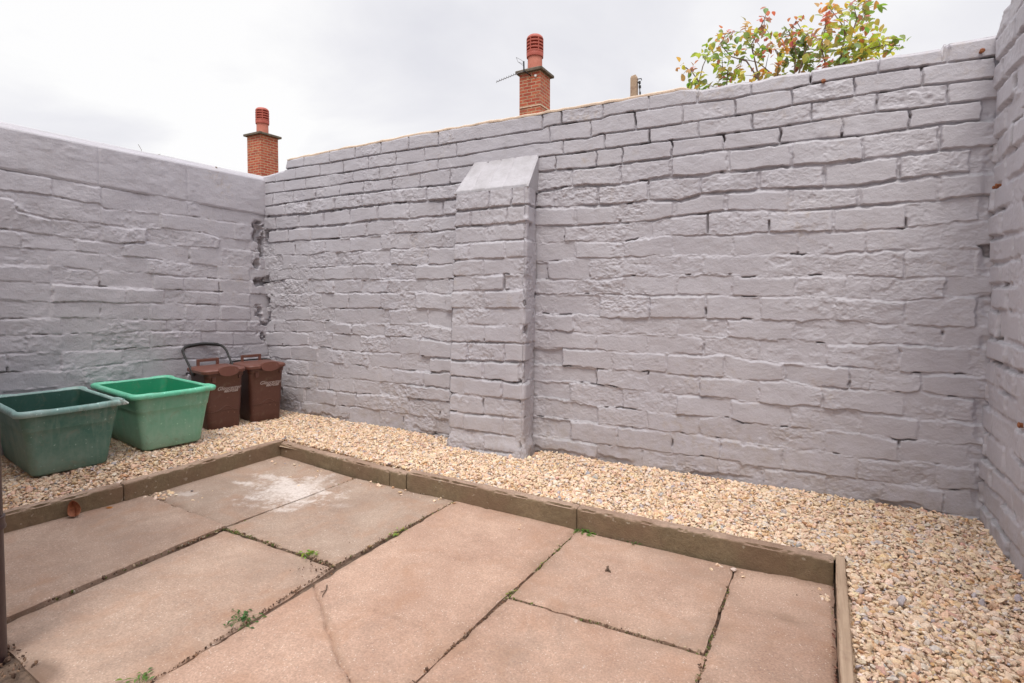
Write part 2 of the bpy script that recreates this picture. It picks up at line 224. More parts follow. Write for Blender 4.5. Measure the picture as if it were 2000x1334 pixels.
def m_slab():
    m, nt, b = mat('sandy_concrete_slab', .85)
    co = coord(nt, 'World')
    oi = N(nt, 'ObjectInfo')
    c = oi.outputs['Color']
    v = mix(nt, ramp(nt, noise(nt, co, 3.4, 7, .68), (.32, 0), (.68, 1)), (.80, .75, .72), (1.10, 1.11, 1.10))
    c = mix(nt, 1.0, c, v, 'MULTIPLY')
    g = ramp(nt, noise(nt, co, 170, 3, .7), (.3, .62), (.72, 1.35))
    c = mix(nt, .75, c, mix(nt, 1.0, c, g, 'MULTIPLY'))
    at = N(nt, 'Attribute'); at.attribute_name = 'edge'
    dirt = math_(nt, 'MULTIPLY', ramp(nt, at.outputs['Fac'], (.0, 1), (.55, 0)), ramp(nt, noise(nt, co, 9, 6, .7), (.40, 0), (.62, 1)))
    c = mix(nt, math_(nt, 'MULTIPLY', dirt, .6), c, (.24, .15, .10))
    # pale aggregate specks
    vo = N(nt, 'TexVoronoi'); vo.inputs['Scale'].default_value = 120; L(nt, co, vo.inputs['Vector'])
    sp = math_(nt, 'MULTIPLY', ramp(nt, vo.outputs['Distance'], (.12, 1), (.26, 0)), ramp(nt, noise(nt, co, 45, 2), (.47, 0), (.56, 1)))
    c = mix(nt, math_(nt, 'MULTIPLY', sp, .6), c, (.76, .66, .57))
    vo2 = N(nt, 'TexVoronoi'); vo2.inputs['Scale'].default_value = 95; L(nt, co, vo2.inputs['Vector'])
    sp2 = math_(nt, 'MULTIPLY', ramp(nt, vo2.outputs['Distance'], (.10, 1), (.2, 0)), ramp(nt, noise(nt, co, 31, 2), (.54, 0), (.62, 1)))
    c = mix(nt, math_(nt, 'MULTIPLY', sp2, .55), c, (.22, .14, .10))
    # rusty-orange and dark stains
    c = mix(nt, math_(nt, 'MULTIPLY', ramp(nt, noise(nt, co, 5.5, 6, .7, .6), (.50, 0), (.68, 1)), .42), c, (.36, .19, .11))
    c = mix(nt, math_(nt, 'MULTIPLY', ramp(nt, noise(nt, co, 2.6, 7, .75, .4), (.50, 0), (.70, 1)), .5), c, (.24, .175, .135))
    # small white paint scuffs
    mp = N(nt, 'Mapping'); mp.inputs['Scale'].default_value = (1, .6, 1); L(nt, co, mp.inputs[0])
    sc_ = math_(nt, 'MULTIPLY', ramp(nt, noise(nt, mp.outputs[0], 30, 4, .65), (.70, 0), (.75, 1)), .4)
    c = mix(nt, sc_, c, (.60, .55, .50))
    # the white paint spill in the far slabs
    def blob(cx, cy, rx, ry, rot):
        mm = N(nt, 'Mapping', vector_type='TEXTURE'); mm.inputs['Location'].default_value = (cx, cy, -.085)
        mm.inputs['Rotation'].default_value = (0, 0, rot); mm.inputs['Scale'].default_value = (rx, ry, 1)
        L(nt, co, mm.inputs[0])
        ln = N(nt, 'VectorMath', operation='LENGTH'); L(nt, mm.outputs[0], ln.inputs[0])
        return ln.outputs['Value']
    nz = noise(nt, co, 16, 8, .78, .4)
    fine = noise(nt, co, 75, 4, .7)
    tot = None
    for cx, cy, rx, ry, rot, k in ((-2.21, 1.80, .25, .19, .2, 1), (-2.33, 1.86, .22, .055, -.2, 1), (-2.50, 1.875, .11, .05, .1, .85), (-2.22, 1.97, .05, .10, .3, .75),
                                   (-2.53, 1.75, .07, .03, .2, .9), (-2.06, 1.62, .08, .035, .5, .7), (-1.88, 1.78, .07, .03, .4, .2), (-2.62, 1.52, .09, .04, .3, .55), (-2.14, 1.80, .10, .20, 0, .9)):
        d = math_(nt, 'SUBTRACT', 1.0, blob(cx, cy, rx, ry, rot))
        d = math_(nt, 'ADD', d, math_(nt, 'MULTIPLY', math_(nt, 'SUBTRACT', nz, .5), 4.2))
        d = math_(nt, 'MULTIPLY', ramp(nt, d, (-.05, 0), (.75, 1)), k)
        tot = d if tot is None else math_(nt, 'MAXIMUM', tot, d)
    tot = math_(nt, 'MULTIPLY', tot, ramp(nt, fine, (.28, .35), (.55, 1)))
    c = mix(nt, math_(nt, 'MULTIPLY', tot, .85), c, (.70, .63, .585))
    # damp dark patch beside the soil pocket
    dd = math_(nt, 'SUBTRACT', 1.0, blob(-1.72, .62, .10, .05, .0))
    dd = math_(nt, 'ADD', dd, math_(nt, 'MULTIPLY', math_(nt, 'SUBTRACT', noise(nt, co, 6, 3), .5), .7))
    c = mix(nt, math_(nt, 'MULTIPLY', ramp(nt, dd, (-.2, 0), (.6, 1)), .7), c, (.13, .085, .062))
    L(nt, c, b.inputs['Base Color'])
    h = math_(nt, 'ADD', noise(nt, co, 130, 5, .75), math_(nt, 'MULTIPLY', noise(nt, co, 420, 2), .4))
    bump(nt, b, h, .0035, .55)
    return m
M_SLAB = m_slab()

def m_kerb():
    m, nt, b = mat('weathered_kerb_concrete', .9)
    co = coord(nt, 'World')
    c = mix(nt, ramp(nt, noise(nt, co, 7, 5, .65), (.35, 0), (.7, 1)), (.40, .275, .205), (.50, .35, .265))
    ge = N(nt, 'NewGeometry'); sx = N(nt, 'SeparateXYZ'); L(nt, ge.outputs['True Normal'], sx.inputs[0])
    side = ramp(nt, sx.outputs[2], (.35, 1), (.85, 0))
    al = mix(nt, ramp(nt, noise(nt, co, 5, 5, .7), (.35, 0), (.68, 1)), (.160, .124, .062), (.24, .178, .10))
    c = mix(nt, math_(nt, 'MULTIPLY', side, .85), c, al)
    c = mix(nt, ramp(nt, noise(nt, co, 55, 5, .75), (.32, .45), (.62, 0)), c, (.10, .068, .045))
    c = mix(nt, math_(nt, 'MULTIPLY', ramp(nt, noise(nt, co, 3.2, 4, .6), (.48, 0), (.62, 1)), .5), c, (.21, .125, .08))
    c = mix(nt, math_(nt, 'MULTIPLY', ramp(nt, noise(nt, co, 42, 2, .5), (.68, 0), (.72, 1)), .6), c, (.42, .36, .28))
    L(nt, c, b.inputs['Base Color'])
    bump(nt, b, noise(nt, co, 110, 6, .75), .006, .8)
    return m
M_KERB = m_kerb()

def m_wood():
    m, nt, b = mat('weathered_softwood', .85)
    co = coord(nt, 'Object')
    mp = N(nt, 'Mapping'); mp.inputs['Scale'].default_value = (60, 3, 60); L(nt, co, mp.inputs[0])
    c = mix(nt, ramp(nt, noise(nt, mp.outputs[0], 1.5, 5, .6), (.35, 0), (.7, 1)), (.34, .235, .16), (.47, .34, .24))
    c = mix(nt, ramp(nt, noise(nt, co, 9, 4), (.62, 0), (.74, .6)), c, (.22, .12, .09))
    L(nt, c, b.inputs['Base Color']); bump(nt, b, noise(nt, mp.outputs[0], 2.5, 4), .002, .6)
    return m
M_WOOD = m_wood()

def m_vcol(name, rough=.8, bs=200, var=.25):
    m, nt, b = mat(name, rough)
    at = N(nt, 'Attribute'); at.attribute_name = 'tone'; co = coord(nt, 'World')
    v = ramp(nt, noise(nt, co, bs, 3, .6), (.3, 1-var), (.7, 1+var))
    L(nt, mix(nt, 1.0, at.outputs['Color'], v, 'MULTIPLY'), b.inputs['Base Color'])
    bump(nt, b, noise(nt, co, bs*2, 3), .001, .5)
    return m, nt, b
M_GRAVEL = m_vcol('cream_limestone_gravel')[0]
M_CRUMB = m_vcol('joint_debris', .95)[0]
def m_leaf():
    m, nt, b = m_vcol('leaf_tissue', .5, 60, .2)
    b.inputs['Transmission Weight'].default_value = 0
    tr = N(nt, 'BsdfTranslucent'); at = N(nt, 'Attribute'); at.attribute_name = 'tone'
    L(nt, mix(nt, 1.0, at.outputs['Color'], (1.5, 1.5, .9), 'MULTIPLY'), tr.inputs['Color'])
    ms = N(nt, 'MixShader'); ms.inputs[0].default_value = .4
    out = [n for n in nt.nodes if n.type == 'OUTPUT_MATERIAL'][0]
    L(nt, b.outputs[0], ms.inputs[1]); L(nt, tr.outputs[0], ms.inputs[2]); L(nt, ms.outputs[0], out.inputs[0])
    return m
M_LEAF = m_leaf()
M_STEM = m_simple('woody_stem', (.13, .085, .06), (.2, .13, .08), 60, .8)
M_DEAD = m_simple('dead_leaf', (.24, .075, .035), (.33, .12, .05), 90, .7)

def m_plastic(name, col, chalk, amt, rough=.45, dirt=(.2, .17, .12)):
    m, nt, b = mat(name, rough)
    co = coord(nt, 'Object')
    f = ramp(nt, noise(nt, co, 5, 6, .68), (.36, 0), (.66, 1))
    c = mix(nt, math_(nt, 'MULTIPLY', f, amt), col, chalk)
    mp = N(nt, 'Mapping'); mp.inputs['Scale'].default_value = (30, 30, 2); L(nt, co, mp.inputs[0])
    c = mix(nt, math_(nt, 'MULTIPLY', ramp(nt, noise(nt, mp.outputs[0], 1.6, 4, .6), (.5, 0), (.75, 1)), amt*.7), c, chalk)
    c = mix(nt, math_(nt, 'MULTIPLY', ramp(nt, noise(nt, co, 11, 5, .7, .8), (.56, 0), (.7, 1)), amt*.55), c, dirt)
    c = mix(nt, math_(nt, 'MULTIPLY', ramp(nt, noise(nt, co, 70, 3, .6), (.66, 0), (.72, 1)), amt*.8), c, tuple(min(1, x*1.8+.05) for x in chalk))
    L(nt, c, b.inputs['Base Color'])
    bump(nt, b, noise(nt, co, 40, 3), .001, .4)
    return m
M_BOXD = m_plastic('weathered_dark_green_plastic', (.050, .155, .120), (.19, .285, .235), .85, .5, (.24, .22, .17))
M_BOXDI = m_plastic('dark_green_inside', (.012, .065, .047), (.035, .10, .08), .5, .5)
M_RIMD = m_plastic('weathered_teal_rim', (.16, .31, .28), (.42, .54, .51), .8, .5)
M_BOXL = m_plastic('faded_green_plastic', (.13, .36, .24), (.29, .46, .35), .75, .45)
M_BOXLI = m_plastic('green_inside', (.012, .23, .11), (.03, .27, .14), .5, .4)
M_RIML = m_plastic('bright_green_rim', (.09, .46, .28), (.25, .60, .44), .7, .4)
M_CADDY = m_plastic('brown_caddy_plastic', (.088, .034, .024), (.12, .050, .037), .6, .45)
M_LID = m_plastic('brown_lid_plastic', (.135, .050, .036), (.17, .07, .05), .6, .4)
M_PRINT = m_simple('grey_print', (.52, .45, .43), (.40, .32, .30), 300, .6)
M_CLIP = m_simple('pale_clip', (.45, .5, .47), (.2, .25, .23), 60, .5)

def m_chim():
    m, nt, b = mat('red_chimney_brick', .85)
    co = coord(nt, 'Object')
    sx = N(nt, 'SeparateXYZ'); L(nt, co, sx.inputs[0])
    cx = N(nt, 'CombineXYZ'); L(nt, math_(nt, 'ADD', sx.outputs[0], sx.outputs[1]), cx.inputs[0]); L(nt, sx.outputs[2], cx.inputs[1])
    br = N(nt, 'TexBrick'); L(nt, cx.outputs[0], br.inputs['Vector'])
    br.inputs['Scale'].default_value = 1; br.inputs['Brick Width'].default_value = .225; br.inputs['Row Height'].default_value = .075
    br.inputs['Mortar Size'].default_value = .010; br.inputs['Mortar Smooth'].default_value = .2
    br.inputs['Color1'].default_value = (.37, .062, .034, 1); br.inputs['Color2'].default_value = (.50, .115, .055, 1); br.inputs['Mortar'].default_value = (.50, .34, .22, 1)
    c = mix(nt, ramp(nt, noise(nt, co, 5, 5, .7), (.5, 0), (.7, .35)), br.outputs['Color'], (.26, .10, .06))
    c = mix(nt, ramp(nt, noise(nt, co, 9, 5, .75), (.54, 0), (.68, .65)), c, (.58, .33, .17))
    c = mix(nt, ramp(nt, noise(nt, co, 3.1, 4, .7), (.54, 0), (.70, .5)), c, (.20, .085, .055))
    L(nt, c, b.inputs['Base Color'])
    inv = math_(nt, 'SUBTRACT', 1.0, br.outputs['Fac']); bump(nt, b, inv, .01, .8)
    return m
M_CHIM = m_chim()
M_CEMENT = m_simple('mossy_cement', (.17, .135, .10), (.09, .07, .05), 9, .9, 30, .01)
M_POT = m_simple('terracotta', (.50, .165, .115), (.56, .21, .15), 5, .8)
M_COWL = m_simple('dark_red_terracotta', (.36, .07, .045), (.42, .09, .06), 6, .6)
M_VOID = m_simple('cowl_inside', (.05, .012, .01), None, 1, .9)
M_WHITE = m_simple('white_enamel', (.75, .75, .76), None, 1, .4)

# ------------------------------------------------------------------ brickwork relief
def brick_relief(A, Z, beds, perps, cp, seed):
    """A along the wall, Z height (m). beds/perps in mm. cp(k) -> dict of course parameters. returns relief (m), bare mask"""
    a1 = A[:, 0] if A.ndim > 1 else A
    n = len(beds)
    wob = lambda k: (vn(A, A*0+k*3.1, .06, seed+1)*.0030 + vn(A, A*0+k*5.7, .018, seed+2)*.0020)*cp(k).get('wob', 1.0)
    ZB = []
    for k, b in enumerate(beds):
        xs = [p[0]/1000 for p in b]; zs = [p[1]/1000 for p in b]
        ZB.append(np.interp(A, xs, zs) + wob(k))
    K = np.zeros(A.shape, int)
    for z in ZB: K += (Z < z)
    h = np.zeros(A.shape); bare = np.zeros(A.shape); c_lo = np.clip(K-4, 0, 1) if n < 25 else 1.0
    jn = fbm(A, Z, .16, seed+3, 3)*.5+.5
    jn2 = vn(A, Z, .035, seed+5)*.5+.5
    edge = vn(A, Z, .03, seed+7)*.0028 + vn(A, Z, .011, seed+8)*.0016
    rough1 = fbm(A, Z, .05, seed+9, 4, .6)
    rough2 = 1-np.abs(fbm(A, Z, .03, seed+13, 3, .6))*2
    hole = fbm(A, Z, .07, seed+21, 2)
    fcr = fbm(A*.45, Z, .012, seed+23, 3, .65); chipn = fbm(A, Z, .045, seed+25, 3); crust = np.clip(fbm(A*.8, Z, .018, seed+27, 3, .7), -.4, 1)
    rs = np.random.RandomState(seed)
    for k in range(n+1):
        m = (K == k)
        if not m.any():
            continue
        c = cp(k); a = A[m]; z = Z[m]
        dU = (ZB[k-1][m]-z) if k > 0 else np.full(a.shape, .05)
        dL = (z-ZB[k][m]) if k < n else np.full(a.shape, .05)
        ps = np.array(sorted(perps[k])) / 1000 if k < len(perps) else np.arange(-5, 5, .23)
        pw = vn(z*1.0, a*0+k*2.0, .03, seed+4)*.004
        aw = a + pw
        idx = np.searchsorted(ps, aw)
        full = np.concatenate([[ps[0]-.23], ps, [ps[-1]+.23]])
        dP = np.minimum(aw-full[idx], full[np.minimum(idx+1, len(full)-1)]-aw)
        nb = len(ps)+2
        off = rs.normal(0, c['off'], nb)+c.get('proud', 0); tx = rs.normal(0, c['tilt'], nb); tz = rs.normal(0, c['tilt'], nb)
        rg = (rs.rand(nb) < c['prough'])*rs.uniform(.4, 1, nb)
        lo = rs.rand(nb)
        ac = (full[:-1]+full[1:])/2; ac = np.append(ac, ac[-1])
        e = edge[m]*c.get('wob', 1.0) + rough2[m]*rg[idx]*.0015
        w = c['w']
        tL = sst(0, c['rl'], dL-w+e*.8); tU = sst(-.001, c['ru'], dU-w*.6+e); tP = sst(0, c['rp'], dP-w*.8+e)
        t = tL*tU*tP
        fill = c['dmin'] + (1-c['dmin'])*sst(c['flo'], c['fhi'], jn[m])
        fp = c.get('pfill', 1.0)
        isP = (tP < np.minimum(tL, tU))
        dep = c['depth']*fill*np.where(isP, fp, 1.0)*(.8+.4*jn2[m])
        hb = off[idx] + tx[idx]*(a-ac[idx]) + tz[idx]*(dL-dU)*.5
        hb = hb + rg[idx]*rough1[m]*.0042 - rg[idx]*sst(.75, .95, rough2[m])*.0012 + fcr[m]*(.0004+.0013*rg[idx]) - rg[idx]*sst(.25, .6, chipn[m])*.004
        hh = t*hb - dep*(1-t) + (1-t)*crust[m]*c.get('crust', .0045)
        # missing mortar: narrow, properly deep gaps
        gap = (1-sst(0, .006, np.minimum(dL, dP*1.2)-w*.8))*sst(.40, .55, hole[m])*c.get('gap', 0)
        hh = hh - gap
        h[m] = hh
        bare[m] = np.clip(gap/.02, 0, 1)*.8
    h += fbm(A, Z, .6, seed+31, 2)*.007 + fbm(A, Z, .13, seed+33, 3)*.0034 + fbm(A*.6, Z, .026, seed+35, 3, .55)*.0011
    crumble = sst(.22, .42, fbm(A*.7, Z, .30, seed+51, 3))*c_lo
    h += (0 if seed == 900 else crumble)*(np.clip(fbm(A*.8, Z, .020, seed+53, 4, .7), -.5, 1)*.0065 - .001)
    # thick brushed slurry lumps
    lump = sst(.25, .6, fbm(A, Z, .22, seed+41, 2))*np.clip(fbm(A, Z, .028, seed+43, 3, .65), -.2, 1)
    h += lump*.0056
    return h, bare

def grid_quads(nx, nz, base=0, flip=False):
    i = np.arange(nx-1)[:, None]; j = np.arange(nz-1)[None, :]
    a = base+i*nz+j; b = base+(i+1)*nz+j; c = b+1; d = a+1
    q = np.stack([a, b, c, d], -1).reshape(-1, 4)
    return q[:, ::-1] if flip else q

def wall_solid(name, A0, A1, zbot, topf, na, nz, relief, place, thick, mat_, parent, flip):
    """place(A, depth, Z): depth>0 goes into the wall"""
    a = np.linspace(A0, A1, na); t = np.linspace(0, 1, nz)
    A = np.repeat(a[:, None], nz, 1); top = topf(a)
    Z = np.minimum(zbot + (top.max()-zbot)*t[None, :], top[:, None])
    h, bare = relief(A, Z)
    # soften the arris at the top edge
    h = h - .006*(1-sst(0, .012, top[:, None]-Z)) 
    V = place(A, -h, Z).reshape(-1, 3); F = [grid_quads(na, nz, 0, flip)]
    bar = bare.ravel()
    base = len(V)
    # top strip: own front edge, then middle, then back
    tops = []
    for d, dz in ((None, 0), (thick*.5, .004), (thick, 0)):
        dd = -h[:, -1] if d is None else np.full(na, d)
        tops.append(place(a, dd, top+dz+(fbm(a, a*0+dz*900, .04, 77, 3)*.004 if d is not None else 0)))
    bot = place(a, np.full(na, thick), np.full(na, zbot))
    T = np.stack(tops+[tops[-1]+0, bot], 1).reshape(-1, 3)
    q = grid_quads(na, 5, base, flip)
    V = np.concatenate([V, T]); bar = np.concatenate([bar, np.zeros(len(T))])
    F.append(q)
    # ends
    for side, s in ((0, 1), (na-1, -1)):
        b2 = len(V); col = V[side*nz:(side+1)*nz]
        bk = place(np.full(nz, a[side]), np.full(nz, thick), Z[side])
        V = np.concatenate([V, np.stack([col, bk], 1).reshape(-1, 3)]); bar = np.concatenate([bar, np.zeros(nz*2)])
        F.append(grid_quads(nz, 2, b2, (s < 0) ^ flip))
    return np_mesh(name, V, F, mat_, parent, True, {'bare': ('FLOAT', bar)})

YW = 2.757; XL = -3.66; XR = .57
# ---- the long wall
TOPX = [-3.80, -3.640, -3.450, -3.435, -3.409, -2.6, -1.879, -.8, -.60, -.50, -.33, -.25, -.20, -.06, -.036, .10, .169, .40, .405, .409, .412, .55, .70]
TOPZ = [1.750, 1.752, 1.768, 1.772, 1.842, 1.858, 1.862, 1.857, 1.856, 1.838, 1.842, 1.834, 1.843, 1.838, 1.842, 1.841, 1.845, 1.841, 1.836, 1.79, 1.856, 1.856, 1.86]
def topf_back(a): return np.interp(a, TOPX, TOPZ) + vn(a, a*0, .05, 61)*.0025 + vn(a, a*0, .23, 62)*.002
def cp_back(k):
    if k < 4:  return dict(off=.0014, tilt=.008, prough=.10, w=.0026, rl=.003, ru=.0045, rp=.0035, depth=.016, dmin=.45, flo=.25, fhi=.5, pfill=1.0, gap=.020, wob=.45, crust=.002)
    if k in (4, 5): return dict(off=.0022, tilt=.02, prough=.55, proud=.007 if k == 4 else .004, w=.005, rl=.0042, ru=.010, rp=.006, depth=.014, dmin=.30, flo=.3, fhi=.6, pfill=.8, gap=.018)
    if k == 6: return dict(off=.003, tilt=.02, prough=.3, proud=.002, w=.006, rl=.005, ru=.012, rp=.010, depth=.011, dmin=.15, flo=.3, fhi=.65, pfill=.6, gap=.012)
    pr = {9: .001, 11: .005, 12: -.003, 13: .002, 14: .003, 15: .002, 18: .004}.get(k, 0)
    return dict(off=.0017, tilt=.028, prough=.36, proud=pr*.6, w=.0022, rl=.0036, ru=.011, rp=.0055, depth=.0048, dmin=.10, flo=.34, fhi=.72, pfill=.85, gap=.015, wob=1.35)
def relief_back(A, Z):
    h, b = brick_relief(A, Z, BEDS, PERPS, cp_back, 100)
    # open, crumbling corners
    nz_ = fbm(A, Z, .07, 301, 3)
    cl = (1-sst(-3.655, -3.60, A+nz_*.03))*sst(.3, .5, Z)*(1-sst(1.42, 1.5, Z))
    h = h - cl*sst(.06, .26, nz_)*.045
    cr = sst(.535, .565, A+nz_*.015)*(1-sst(1.70, 1.74, Z))
    h = h - cr*sst(.0, .3, nz_)*.008
    # broken foot
    h = h - (1-sst(.0, .02, Z+nz_*.03))*.012*sst(.1, .4, vn(A, Z*0, .25, 305))
    return h, np.maximum(b, cl*sst(.35, .55, nz_)*.7)
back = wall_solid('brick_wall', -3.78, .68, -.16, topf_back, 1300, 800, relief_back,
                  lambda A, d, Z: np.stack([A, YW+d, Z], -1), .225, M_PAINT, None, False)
tag(back, 'long grey painted brick wall with a buttress, at the far side of the yard', 'wall', 'painted yard walls')

# unpainted mortar bed left along the top of the wall
def cap_strip(x0, x1, name='mortar_capping'):
    n = int((x1-x0)/.012); a = np.linspace(x0, x1, n); zt = topf_back(a)
    th = .008 + .002*vn(a, a*0, .08, 71) + .0016*vn(a, a*0, .02, 72)
    th *= sst(0, .05, a-x0)*sst(0, .05, x1-a)+.05
    y0 = YW-.001+.003*vn(a, a*0, .05, 73)
    rows = [np.stack([a, y0+.003, zt-.006], -1), np.stack([a, y0, zt+th*.4], -1), np.stack([a, y0+.006, zt+th], -1), np.stack([a, y0*0+YW+.20, zt+th+.004], -1), np.stack([a, y0*0+YW+.21, zt-.006], -1)]
    V = np.stack(rows, 1).reshape(-1, 3)
    return np_mesh(name, V, [grid_quads(n, 5)], M_MORTAR, back)
cap_strip(-3.405, -.545)

# ---- buttress
def make_buttress():
    YB = 2.58; DB = YW-YB; zt = 1.430; zb = -.14
    nd = 62; nf = 170; nz = 480
    z = np.linspace(zb, zt, nz)
    xl = np.interp(z, [0, .6, 1.43], [-1.866, -1.846, -1.802]); xr = np.interp(z, [0, .5, 1.43], [-1.364, -1.359, -1.341])
    s = np.concatenate([np.linspace(-DB, 0, nd)[:-1], np.linspace(0, 1, nf), 1+np.linspace(0, DB, nd)[1:]])
    S = np.repeat(s[:, None], nz, 1); Z = np.repeat(z[None, :], len(s), 0)
    left = S < 0; right = S > 1
    A = np.where(left, xl[None, :]+S*1.0, np.where(right, xr[None, :]+(S-1), xl[None, :]+(xr-xl)[None, :]*np.clip(S, 0, 1)))
    beds = [[[-2300, b[0][1]], *b, [-1000, b[1][1]]] for b in BBEDS[1:]]
    perps = BPERPS
    def cp(k):
        d = dict(off=.0026, tilt=.02, prough=.3, w=.0028, rl=.004, ru=.012, rp=.007, depth=.010, dmin=.2, flo=.3, fhi=.65, pfill=.75, gap=.012)
        if k == 0: d.update(proud=.006, prough=.9, depth=.017, dmin=.6)
        if k in (1, 2): d.update(depth=.014, dmin=.5, prough=.5)
        if k in (9, 10): d.update(depth=.017, dmin=.45, gap=.018)
        if k in (5, 6, 7, 8): d.update(depth=.006)
        return d
    h, bare = brick_relief(A, Z, beds, perps, cp, 500)
    side = left | right
    h = np.where(side, h*.8, h)
    # corner rounding
    cx = np.minimum(np.abs(A-xl[None, :]), np.abs(A-xr[None, :]))
    rnd = (1-sst(0, .018, cx))*.007*(1+.9*vn(Z, A*0, .045, 511))
    chip = (1-sst(0, .02, cx))*sst(.25, .6, fbm(Z, A*0+1, .06, 513, 2))*.006
    hf = h - rnd - chip
    # base skirt of smeared mortar
    sk = (1-sst(.03, .09, Z+vn(A, Z*0, .05, 515)*.02))*.012
    hf = hf+sk
    X = np.where(left, xl[None, :]-hf+.012*S/-DB, np.where(right, xr[None, :]+hf-.030*(S-1)/DB, A))
    Xc = np.where(~side, xl[None, :]+(rnd+chip)+( (xr-xl)[None, :]-2*(rnd+chip))*np.clip(S, 0, 1), X)
    Y = np.where(left, YB-S, np.where(right, YB+(S-1), YB-hf))
    V = np.stack([Xc, Y, Z], -1).reshape(-1, 3)
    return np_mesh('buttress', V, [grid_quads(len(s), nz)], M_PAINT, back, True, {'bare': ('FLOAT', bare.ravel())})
butt = make_buttress()

def make_buttress_cap():
    nu, nv = 120, 70
    u = np.linspace(0, 1, nu); v = np.linspace(0, 1, nv)
    U, Vv = np.meshgrid(u, v, indexing='ij')
    xl = -1.806 + (-1.794+1.806)*Vv; xr = -1.336 + (-1.368+1.336)*Vv
    X = xl+(xr-xl)*U; Y = 2.576+(2.775-2.576)*Vv; Z = 1.437+(1.657-1.437)*Vv
    g = np.zeros_like(U)
    for uc in (.24, .45, .66): g -= (1-sst(.004, .018, np.abs(U-uc+.012*vn(Vv, U*0+uc*9, .2, 601))))*.0062*(.6+.4*vn(Vv, U*0+uc, .4, 602))
    g += fbm(X, Y, .09, 603, 4)*.0034 + fbm(X, Y*.4, .02, 605, 3)*.0012
    ed = np.minimum(np.minimum(U, 1-U)*.45, Vv*.3); g -= (1-sst(0, .012, ed))*.008
    Z2 = Z+g*.74; Y2 = Y-g*.67
    V = np.stack([X, Y2, Z2], -1).reshape(-1, 3); F = [grid_quads(nu, nv)]
    # front lip and both triangular cheeks
    def strip(pts_top, pts_bot, flip):
        nonlocal V
        b = len(V); n = len(pts_top)
        V = np.concatenate([V, np.stack([pts_top, pts_bot], 1).reshape(-1, 3)]); F.append(grid_quads(n, 2, b, flip))
    P = np.stack([X, Y2, Z2], -1)
    fr = P[:, 0].copy(); fb = fr.copy(); fb[:, 2] = 1.423; fb[:, 1] += .006
    strip(fr, fb, True)
    for side, fl in ((0, True), (nu-1, False)):
        t = P[side].copy(); bt = t.copy(); bt[:, 2] = 1.423
        bt[:, 0] = (np.interp(bt[:, 1], [2.576, 2.76], [-1.804, -1.794]) if side == 0 else np.interp(bt[:, 1], [2.576, 2.76], [-1.339, -1.368]))
        strip(t, bt, fl)
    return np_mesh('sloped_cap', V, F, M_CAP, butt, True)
make_buttress_cap()

# ---- left wall
def cp_left(k):
    return dict(off=.0022, tilt=.02, prough=.25, w=.0018, rl=.0035, ru=.011, rp=.006, depth=.0052, dmin=.06, flo=.36, fhi=.70, pfill=.65, gap=.012)
LB = [[[-500, b[0][1]+(b[0][1]-b[-1][1])*.3], *b, [2900, b[-1][1]]] for b in LBEDS]
for z in (215, 118, 20): LB.append([[-500, z+20], [1200, z+10], [2900, z-15]])
LP = [[]]+LPERPS
LP = [sorted(p + [x for x in np.arange((p[0] if p else 1300)-240, -400, -236)] + [x for x in np.arange((p[-1] if p else 1300)+238, 2900, 240)]) for p in LP]
for k in range(4): LP.append(sorted(list(np.arange(-300+random.random()*200, 2900, 238))))
def relief_left(A, Z):
    h, b = brick_relief(A, Z, LB, LP, cp_left, 900)
    nz_ = fbm(A, Z, .07, 905, 3)
    cl = sst(2.66, 2.73, A+nz_*.05)*sst(.2, .4, Z)*(1-sst(1.40, 1.46, Z))
    return h - cl*sst(.08, .28, nz_)*.05, np.maximum(b, cl*sst(.35, .55, nz_)*.7)
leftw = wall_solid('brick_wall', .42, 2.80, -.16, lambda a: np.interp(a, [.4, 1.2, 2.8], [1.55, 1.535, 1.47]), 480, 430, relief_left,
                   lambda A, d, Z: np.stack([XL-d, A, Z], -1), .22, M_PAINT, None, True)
tag(leftw, 'grey painted brick wall with a smooth deep coping, behind the recycling boxes', 'wall', 'painted yard walls')
def make_coping():
    na = 300; a = np.linspace(.42, 2.775, na)
    zb = np.interp(a, [.4, 1.2, 2.8], [1.53, 1.508, 1.452])
    prof = []   # (depth into wall, z, seg)
    rows = []
    nfz = 46
    for i in range(nfz):
        t = i/(nfz-1); z = zb+(1.715-zb)*t
        h = fbm(a, z, .2, 951, 3)*.005 + fbm(a*.5, z, .03, 953, 4, .6)*.0022 + sst(.35, .6, fbm(a, z, .12, 961, 3))*.002 + .007 - .005*(1-sst(0, .012, z-zb))
        for jc in (1.66, 2.17, 1.06, .5): h = h - (1-sst(.002, .008, np.abs(a-jc+.004*vn(z, z*0+jc, .04, 955))))*.0048
        rows.append(np.stack([XL+h, a, z], -1))
    for d, dz in ((.004, .010), (.016, .026), (.034, .040), (.06, .046), (.14, .051), (.22, .049)):
        rows.append(np.stack([XL-d+a*0+fbm(a, a*0+d*50, .15, 957, 3)*.003, a, 1.715+dz+fbm(a, a*0+d*30, .2, 959, 3)*.005], -1))
    rows.append(np.stack([XL-.22+a*0, a, a*0+1.45], -1))
    V = np.stack(rows, 1).reshape(-1, 3)
    return np_mesh('coping', V, [grid_quads(na, len(rows), 0, True)], M_PAINT, leftw, True)
make_coping()

